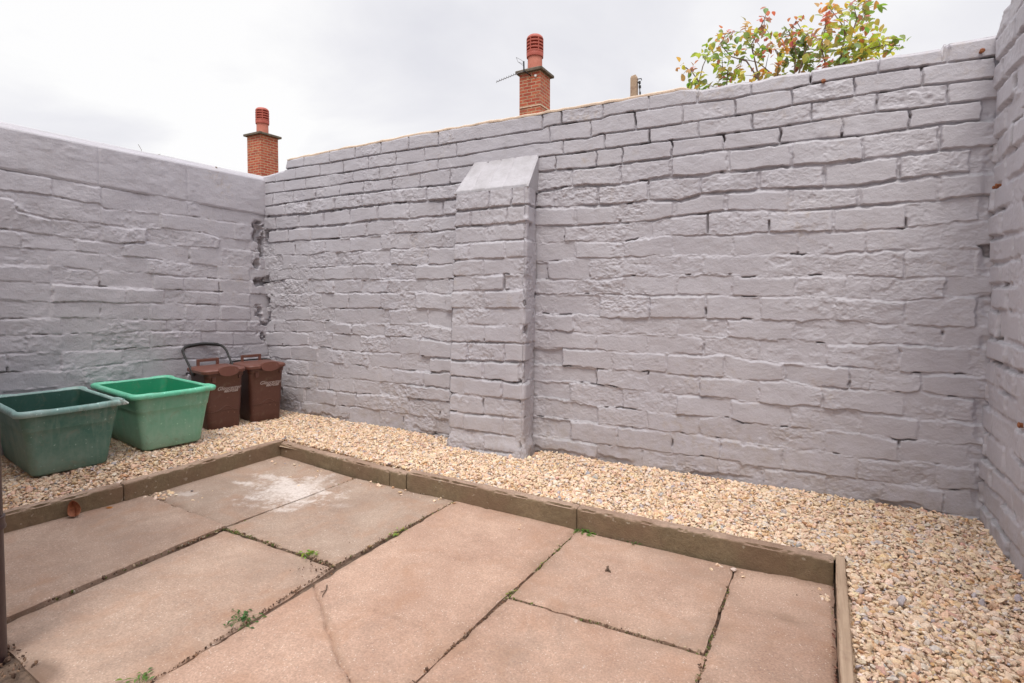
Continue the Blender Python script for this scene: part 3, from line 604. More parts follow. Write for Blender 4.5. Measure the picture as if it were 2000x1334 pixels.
# ---- right wall (raking top, rougher bricks)
def cp_right(k):
    return dict(off=.004, tilt=.03, prough=.5, w=.0065, rl=.006, ru=.011, rp=.008, depth=.013, dmin=.25, flo=.25, fhi=.6, pfill=.8, gap=.022)
RB = []; RP = []
for k in range(28):
    z = 2480-k*93 + random.uniform(-6, 6)
    RB.append([[-800, z+random.uniform(-5, 5)], [800, z+random.uniform(-6, 6)], [2400, z+random.uniform(-8, 8)], [2900, z+random.uniform(-8, 8)]])
for k in range(29):
    RP.append(sorted([2740-(k % 2)*115-i*232+random.uniform(-14, 14) for i in range(15)]))
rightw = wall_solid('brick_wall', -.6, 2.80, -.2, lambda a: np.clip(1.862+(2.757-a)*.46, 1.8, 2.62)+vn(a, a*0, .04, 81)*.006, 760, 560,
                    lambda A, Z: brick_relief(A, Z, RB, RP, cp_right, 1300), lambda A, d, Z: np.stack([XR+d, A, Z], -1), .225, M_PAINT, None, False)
tag(rightw, 'rough grey painted brick wall at the right edge, its top raking upward', 'wall', 'painted yard walls')

def fixing(parent, p, nrm, r, name='rusty_fixing'):
    mb = MB(); n = Vector(nrm).normalized(); p = Vector(p)
    mb.tube([p-n*.02, p+n*.001, p+n*.005, p+n*.008], [r*.7, r*.8, r, r*.55], 9)
    return mb.build(name, M_RUST, parent, True)
fixing(back, (.0, YW-.008, 1.783), (0, -1, .1), .009)
fixing(back, (.528, YW-.008, 1.801), (.1, -1, 0), .009)
for y, z, r in ((2.719, 1.274, .007), (2.682, 1.276, .007), (2.331, .453, .010)): fixing(rightw, (XR+.002, y, z), (-1, 0, 0), r)

# ------------------------------------------------------------------ ground
gm = MB(); gm.add([(-400, -400, -.20), (400, -400, -.20), (400, 400, -.20), (-400, 400, -.20)], [(0, 1, 2, 3)])
tag(gm.build('ground', M_GROUND), kind='structure')
a = np.linspace(-3.66, .6, 220); b = np.linspace(.3, 2.2, 110)
A, B = np.meshgrid(a, b, indexing='ij'); Zs = -.103+fbm(A, B, .05, 1501, 4)*.006
o = np_mesh('soil', np.stack([A, B, Zs], -1).reshape(-1, 3), [grid_quads(220, 110)], M_SOIL); tag(o, kind='structure')

# ---- paving slabs
def slab(corners, dz, color, label, cracks=(), tiltx=0, tilty=0, seed=0, res=.011, chip=None):
    c = [np.array(p) for p in corners]   # near-left, near-right, far-right, far-left
    ce = sum(c)/4; c = [p+np.sign(p-ce)*.0052 for p in c]
    w = np.linalg.norm(c[1]-c[0]); d = np.linalg.norm(c[3]-c[0])
    nx = max(8, int(w/res)); ny = max(8, int(d/res))
    def spaced(n):
        t = np.linspace(0, 1, n); e = np.array([.006, .014])
        return np.unique(np.concatenate([[0, .0035, .009], t[1:-1], [1-.009, 1-.0035, 1]]))
    u = spaced(nx); v = spaced(ny); nx = len(u); ny = len(v)
    U, Vv = np.meshgrid(u, v, indexing='ij')
    P = ((1-U)*(1-Vv))[..., None]*c[0]+(U*(1-Vv))[..., None]*c[1]+(U*Vv)[..., None]*c[2]+((1-U)*Vv)[..., None]*c[3]
    X, Y = P[..., 0], P[..., 1]
    eu = np.minimum(U, 1-U)*w; ev = np.minimum(Vv, 1-Vv)*d; ed = np.minimum(eu, ev)
    jit = (1-sst(0, .05, ed))
    X = X + jit*(vn(Y, X*0, .04, seed+3)*.0025+vn(Y, X*0, .3, seed+4)*.003); Y = Y + jit*(vn(X, Y*0, .04, seed+5)*.0025+vn(X, Y*0, .3, seed+6)*.003)
    Z = -.085+dz + fbm(X, Y, .35, seed+7, 2)*.0022 + fbm(X, Y, .05, seed+9, 3)*.0007 + tiltx*(U-.5)+tilty*(Vv-.5)
    worn = .0035+.003*(vn(X, Y, .06, seed+11)*.5+.5)
    Z = Z - worn*(1-sst(0, .011, ed)) - .004*(1-sst(0, .03, ed))*sst(.2, .7, vn(X, Y, .05, seed+12))
    ckd = np.full(X.shape, 9.)
    for pts, wd, dp in cracks:
        dist = np.full(X.shape, 9.)
        Xw = X+vn(X, Y, .05, seed+15)*.006; Yw = Y+vn(X, Y, .05, seed+16)*.006
        for (x0, y0), (x1, y1) in zip(pts[:-1], pts[1:]):
            dx, dy = x1-x0, y1-y0; t = np.clip(((Xw-x0)*dx+(Yw-y0)*dy)/(dx*dx+dy*dy), 0, 1)
            dist = np.minimum(dist, np.hypot(Xw-x0-t*dx, Yw-y0-t*dy))
        Z = Z - dp*(1-sst(0, wd, dist)); ckd = np.minimum(ckd, dist*(1 if dp > .003 else 2.5))
    V = np.stack([X, Y, Z], -1); F = [grid_quads(nx, ny)]
    Vl = V.reshape(-1, 3)
    ring = [(i, 0) for i in range(nx)]+[(nx-1, j) for j in range(1, ny)]+[(i, ny-1) for i in range(nx-2, -1, -1)]+[(0, j) for j in range(ny-2, 0, -1)]
    top = np.array([V[i, j] for i, j in ring]); bot = top.copy(); bot[:, 2] = -.13
    EDG = np.concatenate([np.clip(np.minimum(ed, ckd*2.2).ravel()/.12, 0, 1), np.zeros(2*len(ring))])
    b0 = len(Vl); n = len(ring); k = np.arange(n); k1 = (k+1) % n
    Vl = np.concatenate([Vl, top, bot]); F.append(np.stack([b0+k1, b0+k, b0+n+k, b0+n+k1], -1)[:, ::-1])
    o = np_mesh('paving_slab', Vl, F, M_SLAB, None, True, {'edge': ('FLOAT', EDG)}); o.color = (*color, 1)
    me = o.data; me.set_sharp_from_angle(angle=R(60))
    tag(o, label, 'paving slab', 'concrete paving slabs')
    return o
GRY = (.385, .288, .228); TAN = (.410, .292, .226); PNK = (.462, .310, .236); PN2 = (.452, .308, .237)
slab([(-2.795, 1.437), (-2.135, 1.402), (-2.098, 2.085), (-2.775, 2.160)], .001, GRY, 'far corner paving slab splashed with white paint in the kerb corner', seed=2000)
slab([(-2.870, .45), (-2.088, .45), (-2.131, 1.386), (-2.79, 1.420)], .007, TAN, 'paving slab along the left kerb with a brown dead leaf at its edge', seed=2050, tilty=.002)
slab([(-2.117, 1.392), (-1.493, 1.388), (-1.468, 2.080), (-2.086, 2.087)], .0, GRY, 'greyish slab between the paint-splashed slab and the longest slab', seed=2100)
slab([(-1.93, .635), (-1.432, .60), (-1.490, 1.370), (-2.112, 1.374)][0:1]*0 + [(-2.066, .635), (-1.430, .60), (-1.490, 1.370), (-2.108, 1.374)], -.005, TAN, 'paving slab between two weed tufts with a dark damp corner by the soil', seed=2150)
slab([(-1.418, .38), (-.885, .38), (-.850, 2.062), (-1.456, 2.083)], .001, PNK, 'longest pinkish paving slab, cracked across its near corner', seed=2200, res=.0055,
     cracks=[([(-1.46, 1.262), (-1.334, 1.178), (-1.20, 1.09), (-1.05, 1.0), (-.96, .96), (-.85, .93)], .0055, .010), ([(-1.17, 1.238), (-1.05, 1.232), (-.93, 1.237)], .004, .0018)])
slab([(-.833, 1.508), (-.258, 1.522), (-.248, 2.050), (-.832, 2.054)], .003, PN2, 'square sandy slab under the kerb with a dark twig on it', seed=2250)
slab([(-.868, .38), (-.262, .38), (-.256, 1.508), (-.843, 1.490)], -.002, PNK, 'pink paving slab in front of the square slab, lower centre of the patio', seed=2300)
slab([(-.243, .38), (.040, .38), (.052, 2.085), (-.236, 2.046)], .001, PN2, 'narrow paving slab beside the timber edging board', seed=2350, res=.007,
     cracks=[([(-.25, 1.768), (-.194, 1.773), (-.06, 1.789), (.03, 1.800), (.08, 1.803)], .005, .0035)])

# ---- kerbs
def kerb(p0, p1, z0, z1, thick, label, seed, m=M_KERB, name='kerb_stone', cat='kerb stone', group='kerb stones edging the gravel', rnd=.009, ztilt=0.0, back=1):
    p0 = np.array(p0); p1 = np.array(p1); ln = np.linalg.norm(p1-p0); t = (p1-p0)/ln; nrm = np.array([-t[1], t[0]])*back
    prof = []
    for z in np.linspace(z0, z1-rnd, 12): prof.append((0, z, -1, 0))
    for k in range(1, 5):
        a_ = k/5*math.pi/2; prof.append((rnd-rnd*math.cos(a_), z1-rnd+rnd*math.sin(a_), -math.cos(a_), math.sin(a_)))
    for d in np.linspace(rnd, thick-rnd*.6, 7): prof.append((d, z1, 0, 1))
    prof.append((thick, z1-rnd*.6, 1, 0)); prof.append((thick, z0, 1, 0))
    n = max(6, int(ln/.008)); s = np.linspace(0, 1, n)
    rows = []
    for q, (d, z, nd, nz_) in enumerate(prof):
        S = s*ln; zz = np.full(n, z)
        dis = fbm(S, zz+d, .12, seed, 3)*.0028 + fbm(S, zz+d, .018, seed+2, 3, .6)*.0022
        if nz_ > .1 and nd < 0: dis = dis - sst(.05, .45, fbm(S, S*0, .035, seed+4, 4, .65))*.007 - sst(.3, .5, fbm(S, S*0+5, .11, seed+6, 2))*.008
        endr = (1-sst(0, .008, np.minimum(S, ln-S)))*.005
        dis = dis-endr
        rows.append(np.stack([p0[0]+t[0]*S+nrm[0]*(d+nd*dis), p0[1]+t[1]*S+nrm[1]*(d+nd*dis), zz+nz_*dis+ztilt*(s-.5)*(1 if z > z0+.02 else 0)], -1))
    V = np.stack(rows, 1).reshape(-1, 3); m_ = len(prof)
    flip = back < 0
    F = [grid_quads(n, m_, 0, flip)]
    capA = np.array([list(range(m_))]); capB = np.array([[(n-1)*m_+k for k in range(m_)]])
    F.append(capA if flip else capA[:, ::-1]); F.append(capB[:, ::-1] if flip else capB)
    # direction of caps
    o = np_mesh(name, V, F, m, None, True); o.data.set_sharp_from_angle(angle=R(50))
    return tag(o, label, cat, group)
KG = 'kerb stones edging the gravel'
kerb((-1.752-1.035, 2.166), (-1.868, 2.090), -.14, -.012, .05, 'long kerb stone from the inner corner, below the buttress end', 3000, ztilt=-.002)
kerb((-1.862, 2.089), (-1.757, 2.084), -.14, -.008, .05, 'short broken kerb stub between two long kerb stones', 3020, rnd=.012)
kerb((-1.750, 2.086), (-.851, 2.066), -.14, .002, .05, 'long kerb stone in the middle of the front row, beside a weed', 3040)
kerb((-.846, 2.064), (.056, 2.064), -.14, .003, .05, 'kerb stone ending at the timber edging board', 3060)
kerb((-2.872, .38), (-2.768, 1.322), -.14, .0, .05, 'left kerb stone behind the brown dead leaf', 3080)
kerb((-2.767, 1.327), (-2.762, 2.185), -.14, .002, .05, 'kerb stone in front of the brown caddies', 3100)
tb = kerb((.050, .38), (.063, 2.128), -.14, .0, .026, 'thin timber edging board between the paving and the gravel', 3120, M_WOOD, 'edging_board', 'edging board', None, .003, back=-1)
# ------------------------------------------------------------------ gravel
def pebble_shapes(n, sub, seed):
    rs = np.random.RandomState(seed); out = []
    bm = bmesh.new(); bmesh.ops.create_icosphere(bm, subdivisions=sub, radius=1)
    V0 = np.array([v.co[:] for v in bm.verts]); Fc = np.array([[v.index for v in f.verts] for f in bm.faces]); bm.free()
    for k in range(n):
        V = V0.copy()
        for q in range(6):
            nn = rs.normal(size=3); nn /= np.linalg.norm(nn); d = rs.uniform(.45, .8)
            e = np.maximum(0, V@nn-d); V -= e[:, None]*nn*.85
        V *= 1+.10*rs.normal(size=(len(V), 1))
        V *= np.array([1.15, rs.uniform(.68, .95), rs.uniform(.42, .72)])
        out.append(V)
    return out, Fc
def scatter_mesh(pos, rad, tones, sub, seed, tilt=.5):
    rs = np.random.RandomState(seed); shapes, Fc = pebble_shapes(14, sub, seed+1)
    S = np.stack(shapes); n = len(pos); nv = S.shape[1]
    V = S[rs.randint(0, len(S), n)]*rad[:, None, None]
    az = rs.rand(n)*2*math.pi; ax = rs.normal(0, tilt, n); ay = rs.normal(0, tilt, n)
    def rot(V, i, j, a):
        c, s = np.cos(a)[:, None], np.sin(a)[:, None]; x = V[:, :, i].copy(); y = V[:, :, j].copy()
        V[:, :, i] = c*x-s*y; V[:, :, j] = s*x+c*y
    rot(V, 1, 2, ax); rot(V, 0, 2, ay); rot(V, 0, 1, az)
    V = V+pos[:, None, :]
    F = (Fc[None]+(np.arange(n)*nv)[:, None, None]).reshape(-1, 3)
    C = np.repeat(np.concatenate([tones, np.ones((n, 1))], 1)[:, None, :], nv, 1).reshape(-1, 4)
    return V.reshape(-1, 3), F, C
PAL = np.array([(.74, .57, .41), (.78, .63, .47), (.72, .52, .33), (.72, .51, .38), (.77, .66, .55), (.66, .58, .53), (.66, .42, .24), (.45, .41, .42), (.58, .37, .27)])
PW = np.array([.26, .24, .13, .13, .10, .05, .04, .03, .02])
def stone_tones(n, rs):
    t = PAL[rs.choice(len(PAL), n, p=PW/PW.sum())]
    return np.clip(t*np.array([.94, .905, .885])*rs.uniform(.85, 1.12, (n, 1)) + rs.normal(0, .012, (n, 3)), .02, .85)
def in_beds(x, y):
    kx = np.interp(y, [.38, 1.32, 2.18], [-2.918, -2.815, -2.808])
    leftb = (x < kx-.004) & (x > XL+.008) & (y < 2.75) & (y > .45)
    backb = (y > 2.128+.0*x) & (y > np.interp(x, [-2.81, -1.75, .06], [2.228, 2.142, 2.122])) & (y < 2.752) & (x > XL) & (x < XR-.004)
    rx = np.interp(y, [.38, 2.128], [.083, .096])
    rightb = (x > rx) & (x < XR-.004) & (y > .45) & (y < 2.752)
    butt_ = (x > -1.872) & (x < -1.352) & (y > 2.574)
    return (leftb | backb | rightb) & ~butt_
def heap(x, y):
    kx = np.interp(y, [.38, 1.32, 2.18], [-2.918, -2.815, -2.808])
    return sst(.0, .24, kx-x)*np.interp(y, [.4, 1.9, 2.15, 2.45, 2.8], [.046, .046, .012, .006, .0])
def make_gravel():
    rs = np.random.RandomState(41); Vs = []; Fs = []; Cs = []; b = 0
    def layer(sp, rmean, rsd, dz, sub, seed, lo, hi):
        nonlocal b
        gx, gy = np.meshgrid(np.arange(XL, XR, sp), np.arange(.45, 2.76, sp), indexing='ij')
        x = (gx+rs.uniform(-.5, .5, gx.shape)*sp*1.1).ravel(); y = (gy+rs.uniform(-.5, .5, gx.shape)*sp*1.1).ravel()
        k = in_beds(x, y); x = x[k]; y = y[k]
        r = np.clip(rmean*np.exp(rs.normal(0, rsd, len(x))), lo, hi)
        z = -.011+fbm(x, y, .3, 1601, 3)*.010+dz+rs.uniform(-.003, .004, len(x))
        z = z - .006*sst(.35, .55, x)*sst(2.2, 2.6, y) + heap(x, y)
        V, F, C = scatter_mesh(np.stack([x, y, z], -1), r, stone_tones(len(x), rs), sub, seed, .38)
        Vs.append(V); Fs.append(F+b); Cs.append(C); b += len(V); return len(x)
    layer(.0150, .0084, .24, -.010, 1, 11, .005, .014)
    layer(.0105, .0036, .30, -.001, 1, 15, .002, .006)
    n = layer(.0122, .0074, .34, .000, 2, 12, .0035, .015)
    layer(.058, .0115, .24, .003, 2, 13, .008, .018)
    # strays on the paving
    pts = []
    for cx, cy, sx, sy, m in ((-2.70, 1.435, .05, .03, 40), (-2.55, 1.47, .10, .05, 9), (-2.45, 2.08, .22, .03, 14), (-2.72, 2.1, .03, .04, 10), (-1.7, 2.05, .18, .018, 26), (-2.3, 2.0, .15, .08, 4), (.03, 1.98, .012, .08, 12), (-.25, 2.02, .03, .02, 8), (-1.05, 1.99, .02, .02, 2)):
        for _ in range(m): pts.append((cx+rs.normal(0, sx), cy+rs.normal(0, sy)))
    P = np.array(pts); k = (P[:, 0] > -2.77) & (P[:, 1] < 2.08) & (P[:, 0] < .045); P = P[k]
    r = np.clip(rs.normal(.0062, .003, len(P)), .0025, .012)
    V, F, C = scatter_mesh(np.stack([P[:, 0], P[:, 1], -.085+r*.45], -1), r, stone_tones(len(P), rs), 2, 14, .3)
    Vs.append(V); Fs.append(F+b); Cs.append(C); b += len(V)
    # bedding sheet under the stones
    for x0, x1, y0, y1 in ((XL-.02, -2.83, .4, 2.8), (-2.83, XR+.02, 2.15, 2.8), (.085, XR+.02, .4, 2.15)):
        nx = int((x1-x0)/.03)+2; ny = int((y1-y0)/.03)+2
        A, B = np.meshgrid(np.linspace(x0, x1, nx), np.linspace(y0, y1, ny), indexing='ij')
        V = np.stack([A, B, -.026+heap(A, B)], -1).reshape(-1, 3); q = grid_quads(nx, ny)
        t = np.concatenate([q[:, [0, 1, 2]], q[:, [0, 2, 3]]])
        Vs.append(V); Fs.append(t+b); Cs.append(np.tile((.50, .37, .26, 1.), (len(V), 1))); b += len(V)
    o = np_mesh('gravel', np.concatenate(Vs), [np.concatenate(Fs)], M_GRAVEL, None, True, {'tone': ('FLOAT_COLOR', np.concatenate(Cs))})
    o.data.set_sharp_from_angle(angle=R(38))
    tag(o, 'cream limestone gravel filling the beds along the walls', 'gravel', None, 'stuff')
make_gravel()

# joint debris: crumbs of soil, grit and moss
def make_debris():
    rs = np.random.RandomState(51); P = []; T = []; Rr = []
    def line(p0, p1, n, sd, r, cols):
        for _ in range(n):
            t = rs.rand(); g = vn(np.array([t*3]), np.array([p0[0]*7.]), .35, 1701)[0]
            if g < -.25 and rs.rand() < .75: continue
            P.append((p0[0]+(p1[0]-p0[0])*t+rs.normal(0, sd), p0[1]+(p1[1]-p0[1])*t+rs.normal(0, sd), -.094+rs.uniform(0, .007)))
            Rr.append(r*math.exp(rs.normal(0, .45))); T.append(cols[rs.randint(len(cols))])
    dk = [(.09, .05, .032), (.13, .075, .05), (.18, .11, .07), (.28, .19, .13), (.22, .12, .07)]
    ms = dk+[(.10, .12, .03), (.14, .15, .04), (.35, .26, .18)]
    line((-2.10, .6), (-2.122, 1.38), 800, .0035, .0034, ms+[(.4, .34, .28)])
    line((-2.108, 1.39), (-2.092, 2.085), 260, .003, .0026, ms)
    line((-2.78, 1.425), (-2.12, 1.388), 300, .0035, .0028, dk+[(.55, .42, .3)])
    line((-2.12, 1.384), (-1.49, 1.378), 520, .0045, .0030, ms)
    line((-1.425, .6), (-1.489, 1.38), 300, .0028, .0026, dk)
    line((-1.487, 1.38), (-1.46, 2.08), 420, .0055, .0028, ms+[(.26, .15, .08), (.3, .2, .1)])
    line((-.875, .9), (-.846, 1.5), 260, .003, .003, dk)
    line((-.846, 1.5), (-.840, 2.06), 260, .003, .0028, ms)
    line((-.845, 1.499), (-.256, 1.515), 330, .0035, .0028, ms)
    line((-.252, .9), (-.245, 2.05), 520, .004, .003, ms)
    line((.047, .9), (.054, 2.08), 420, .006, .003, [(.22, .10, .07), (.3, .16, .11), (.16, .10, .07)])
    line((-2.0, 2.082), (-.6, 2.058), 420, .008, .0028, dk+[(.3, .22, .15)])
    line((-2.78, 1.0), (-2.765, 2.1), 160, .006, .003, dk)
    line((-1.46, 1.262), (-1.334, 1.178), 40, .004, .002, dk); line((-1.06, 1.0), (-.98, .965), 40, .003, .002, ms)
    # soil pocket by the drainpipe
    for _ in range(420):
        P.append((rs.uniform(-2.10, -1.76)+0, rs.uniform(.42, .64), -.094+rs.uniform(0, .012))); Rr.append(.004*math.exp(rs.normal(0, .5))); T.append(dk[rs.randint(3)])
    # spilled crumbs around weeds
    for cx, cy in ((-1.55, 1.30), (-1.47, 1.60), (-1.50, 1.33), (.03, 2.0)):
        for _ in range(26):
            P.append((cx+rs.normal(0, .03), cy+rs.normal(0, .03), -.083)); Rr.append(.0022*math.exp(rs.normal(0, .4))); T.append(dk[rs.randint(len(dk))])
    P = np.array(P); Rr = np.array(Rr); T = np.clip(np.array(T)*rs.uniform(.7, 1.25, (len(T), 1)), 0, 1)
    V, F, C = scatter_mesh(P, Rr, T, 1, 61, 1.0)
    o = np_mesh('joint_debris', V, [F], M_CRUMB, None, False, {'tone': ('FLOAT_COLOR', C)})
    tag(o, 'brown soil crumbs, grit and moss lying in the slab joints', 'debris', None, 'stuff')
make_debris()

# ------------------------------------------------------------------ leaves and weeds
class Leaves:
    def __init__(s): s.v = []; s.f = []; s.c = []
    def leaf(s, p, d, up, ln, wd, col, curl=.25, fold=.15, n=4):
        p = Vector(p); d = Vector(d).normalized(); up = Vector(up); sd = d.cross(up)
        if sd.length < 1e-4: sd = d.cross(Vector((1, .2, 0)))
        sd.normalize(); up = sd.cross(d).normalized(); b = len(s.v)
        prof = [.12, .72, 1.0, .78, .06] if n == 4 else [.3, 1, .5, .04]
        m = len(prof)-1
        for i, w in enumerate(prof):
            t = i/m; c = p + d*ln*t - up*ln*curl*t*t
            for q in (-1, 0, 1):
                s.v.append(tuple(c + sd*wd*.5*w*q + up*(abs(q)*fold*wd*w))); s.c.append((*col, 1))
        for i in range(m):
            for q in range(2): s.f.append((b+i*3+q, b+i*3+q+1, b+(i+1)*3+q+1, b+(i+1)*3+q))
    def build(s, name, parent=None):
        return np_mesh(name, np.array(s.v), [np.array(s.f)], M_LEAF, parent, True, {'tone': ('FLOAT_COLOR', np.array(s.c))})

def weed(x, y, n, size, col, label, stems=0, spread=1.0, tall=.5, seed=0, rx=.01, ry=.01):
    rs = random.Random(seed); lf = Leaves(); root = empty('weed', (x, y, -.088))
    st = MB()
    for k in range(n):
        a = rs.uniform(0, 6.28); r = rs.random()
        px, py = rs.gauss(0, rx), rs.gauss(0, ry)
        up = rs.uniform(.35, 1.5)*tall
        c = tuple(v*rs.uniform(.7, 1.25) for v in col)
        d = (math.cos(a)*spread, math.sin(a)*spread, up)
        bl = rs.uniform(.15, .6)*size
        e = Vector((px, py, 0))+Vector(d).normalized()*bl
        st.tube([(px, py, -.004), e*.6+Vector((0, 0, .002)), e], size*.025, 4)
        lf.leaf(e, (d[0], d[1], up*.4), (0, 0, 1), size*rs.uniform(.4, .8), size*rs.uniform(.18, .34), c, rs.uniform(.1, .6), .2)
    lf.build('foliage', root); st.build('stem', M_STEMG, root, True)
    return tag(root, label, 'weed', 'weeds in the paving joints')
M_STEMG = m_simple('green_stem', (.10, .16, .035), None, 1, .6)
G1 = (.20, .32, .03); G2 = (.06, .13, .03); G3 = (.11, .22, .04); G4 = (.28, .33, .06)
weed(-1.628, 1.386, 22, .028, G1, 'bright lime green weed tuft in the joint under the greyish slab', tall=1.0, seed=1, rx=.012)
weed(-1.474, 1.02, 36, .024, G2, 'spreading dark green weed in the joint beside the longest slab', tall=.5, seed=2, rx=.022, ry=.017)
weed(-1.466, .735, 18, .024, G3, 'mid green weed lowest in the photo, near the damp slab corner', tall=.5, seed=3, rx=.018, ry=.014)
weed(-.800, 2.046, 40, .026, G3, 'small green weed at the foot of the kerb joint', tall=.9, seed=4, rx=.02, ry=.006)
weed(-.602, 2.048, 16, .017, G2, 'tiny dark weed against the kerb, right of the bushier kerb weed', tall=.9, seed=5, rx=.012, ry=.004)
weed(-1.466, 1.690, 24, .020, G4, 'yellowish weed in the joint between the greyish slab and the longest slab', tall=.8, seed=6, rx=.008, ry=.03)
weed(-.844, 1.729, 12, .013, G4, 'thin moss tuft midway along the joint beside the square slab', tall=.7, seed=7, rx=.004, ry=.022)
weed(-.848, 1.515, 12, .015, G4, 'moss tuft at the corner where three slabs meet', tall=.7, seed=8, rx=.006, ry=.015)
weed(-.842, 1.885, 8, .011, G4, 'tiny moss tuft near the kerb end of the joint beside the square slab', tall=.7, seed=9, rx=.004, ry=.012)
weed(-1.94, 2.083, 7, .016, G2, 'tiny weed under the broken kerb stub', tall=.9, seed=10, rx=.01, ry=.004)
weed(.036, 1.905, 7, .013, G1, 'tiny green weed against the timber edging board', tall=.9, seed=11, rx=.004, ry=.012)
weed(-2.095, 1.372, 18, .011, G3, 'low moss in the crossing where the left joints meet', tall=.4, seed=12, rx=.035, ry=.005)

def dead_leaf():
    mb = MB(); vs = []; fs = []
    nu, nv = 9, 9
    for i in range(nu):
        t = i/(nu-1); w = .030*math.sin(math.pi*(t**.75))**.8+.001
        for j in range(nv):
            s_ = j/(nv-1)*2-1
            vs.append((s_*w*.75, -.018*abs(s_)**1.4 + .012*math.sin(t*3)+.003*math.sin(s_*7+t*5), .066*t - .004*abs(s_)*math.sin(t*6)))
    for i in range(nu-1):
        for j in range(nv-1): fs.append((i*nv+j, i*nv+j+1, (i+1)*nv+j+1, (i+1)*nv+j))
    mb.add(vs, fs); mb.tube([(0, 0, .0), (.004, -.01, -.0), (.016, -.02, .002)], .0014, 5)
    o = mb.build('dead_leaf', M_DEAD, None, True); o.location = (-2.755, 1.128, -.074); o.rotation_euler = (R(-14), R(-8), R(62))
    s = o.modifiers.new('thick', 'SOLIDIFY'); s.thickness = .0006
    tag(o, 'curled brown dead leaf leaning on the left kerb stone', 'leaf')
    mb = MB(); mb.tube([(-.628, 1.79, -.080), (-.620, 1.796, -.074), (-.624, 1.803, -.069), (-.62, 1.806, -.066)], [.003, .006, .004, .001], 6); mb.tube([(-.620, 1.796, -.075), (-.611, 1.792, -.077), (-.607, 1.790, -.081)], [.004, .003, .001], 6)
    tag(mb.build('twig', M_SOIL, None, True), 'small dark twig lying on the square sandy slab', 'twig')
    mb = MB(); mb.tube([(-1.395, 1.262, -.081), (-1.372, 1.238, -.079), (-1.362, 1.215, -.081), (-1.352, 1.205, -.081)], [.0022, .0016, .0016, .001], 5); mb.tube([(-1.372, 1.238, -.079), (-1.38, 1.222, -.08)], .001, 5)
    tag(mb.build('twig', M_SOIL, None, True), 'thin root strand lying across the corner of the longest slab', 'twig')
dead_leaf()
lf = Leaves(); lf.leaf((0, 0, .003), (.9, .5, .05), (0, 0, 1), .034, .020, (.55, .24, .06), .15, .1); lf.leaf((.006, -.004, .004), (.2, 1, .1), (0, 0, 1), .02, .012, (.45, .2, .06), .15, .1)
ol = lf.build('leaf_fragment'); ol.location = (-2.752, 1.243, -.080); tag(ol, 'small orange leaf fragment on the slab by the left kerb stone', 'leaf')

# ------------------------------------------------------------------ recycling boxes
def rrect(hx, hy, r, z, n=10, bulge=None):
    pts = []
    for cx, cy, a0 in ((hx-r, hy-r, 0), (-hx+r, hy-r, 90), (-hx+r, -hy+r, 180), (hx-r, -hy+r, 270)):
        for k in range(n+1):
            a = R(a0+90*k/n); pts.append((cx+r*math.cos(a), cy+r*math.sin(a)))
    # straight runs subdivided
    out = []
    for i, p in enumerate(pts):
        q = pts[(i+1) % len(pts)]; out.append(p)
        if math.hypot(q[0]-p[0], q[1]-p[1]) > .03:
            m = 14
            for k in range(1, m): out.append((p[0]+(q[0]-p[0])*k/m, p[1]+(q[1]-p[1])*k/m))
    res = []
    for x, y in out:
        o = 0
        if bulge:
            # corners and a short stretch beside them stand out further
            dx = min(abs(hx-abs(x)), 9); dy = min(abs(hy-abs(y)), 9); d = max(dx, dy)
            o = bulge*(1-min(1, max(0, (d-.075)/.012)))
        l = math.hypot(x, y)
        sx = (1 if x > 0 else -1) if abs(x) > hx-r else 0; sy = (1 if y > 0 else -1) if abs(y) > hy-r else 0
        res.append((x+sx*o, y+sy*o, z(o) if callable(z) else z))
    return res
def make_box(loc, rz, mats, label, seed):
    root = empty('recycling_box', loc, rz)
    bx, by = .266, .144; tx, ty = .305, .188; H = .305
    f = lambda z: (bx+(tx-bx)*z/H, by+(ty-by)*z/H)
    rg = []
    for z, dr in ((.0, -.012), (.004, -.004), (.012, 0), (.06, 0), (.12, 0), (.18, 0), (.208, 0), (.211, .0018), (.216, .0022), (.26, .0022), (.290, .0022)):
        x, y = f(z); rg.append(rrect(x+dr, y+dr, .032 if z > .01 else .027, z))
    body = MB(); body.rings(rg, True, False); body.build('body', mats[0], root, True, angle=50)
    inn = []
    for z in (.301, .285, .2, .12, .05, .022, .016):
        x, y = f(z); d = .006 if z > .02 else .02
        inn.append(rrect(x-d, y-d, .036, z))
    ib = MB(); ib.rings(inn, False, True); ib.build('inner_liner', mats[1], root, True, angle=50)
    x, y = f(.295)
    rim = []
    prof = [(-.006, .299, 0), (-.005, .305, 1), (.001, .3085, 1), (.009, .3078, 1), (.016, .3035, 1), (.019, .296, 1), (.019, .287, .8), (.017, .283, .6), (.013, .2835, .3), (.004, .287, 0)]
    for d, z, k in prof:
        r0 = rrect(x+d, y+d, .032+d*.6, (lambda o, z=z, k=k: z+o*.55*k), bulge=.0075*k if k else None)
        if not k: r0 = rrect(x+d, y+d, .032+d*.6, z)
        rim.append(r0)
    rb = MB(); rb.rings(rim, False, False); rb.build('rim', mats[2], root, True, angle=60)
    tag(root, label, 'recycling box', 'green recycling boxes')
    return root
b1 = make_box((-3.316, 1.280, .043), R(-8), (M_BOXD, M_BOXDI, M_RIMD), 'weathered dark green recycling box, scuffed and chalky, nearest the left edge', 1)
b2 = make_box((-3.308, 1.745, .045), R(-8), (M_BOXL, M_BOXLI, M_RIML), 'brighter green recycling box between the darker box and the brown caddies', 2)
mb = MB()
mb.box(.300, .326, .180, .192, .286, .312); mb.box(.306, .334, .188, .208, .287, .303); mb.tube([(.313, .183, .312), (.328, .198, .301), (.335, .212, .290)], .006, 8)
mb.build('lid_strap_hook', M_CLIP, b1, True, .002)
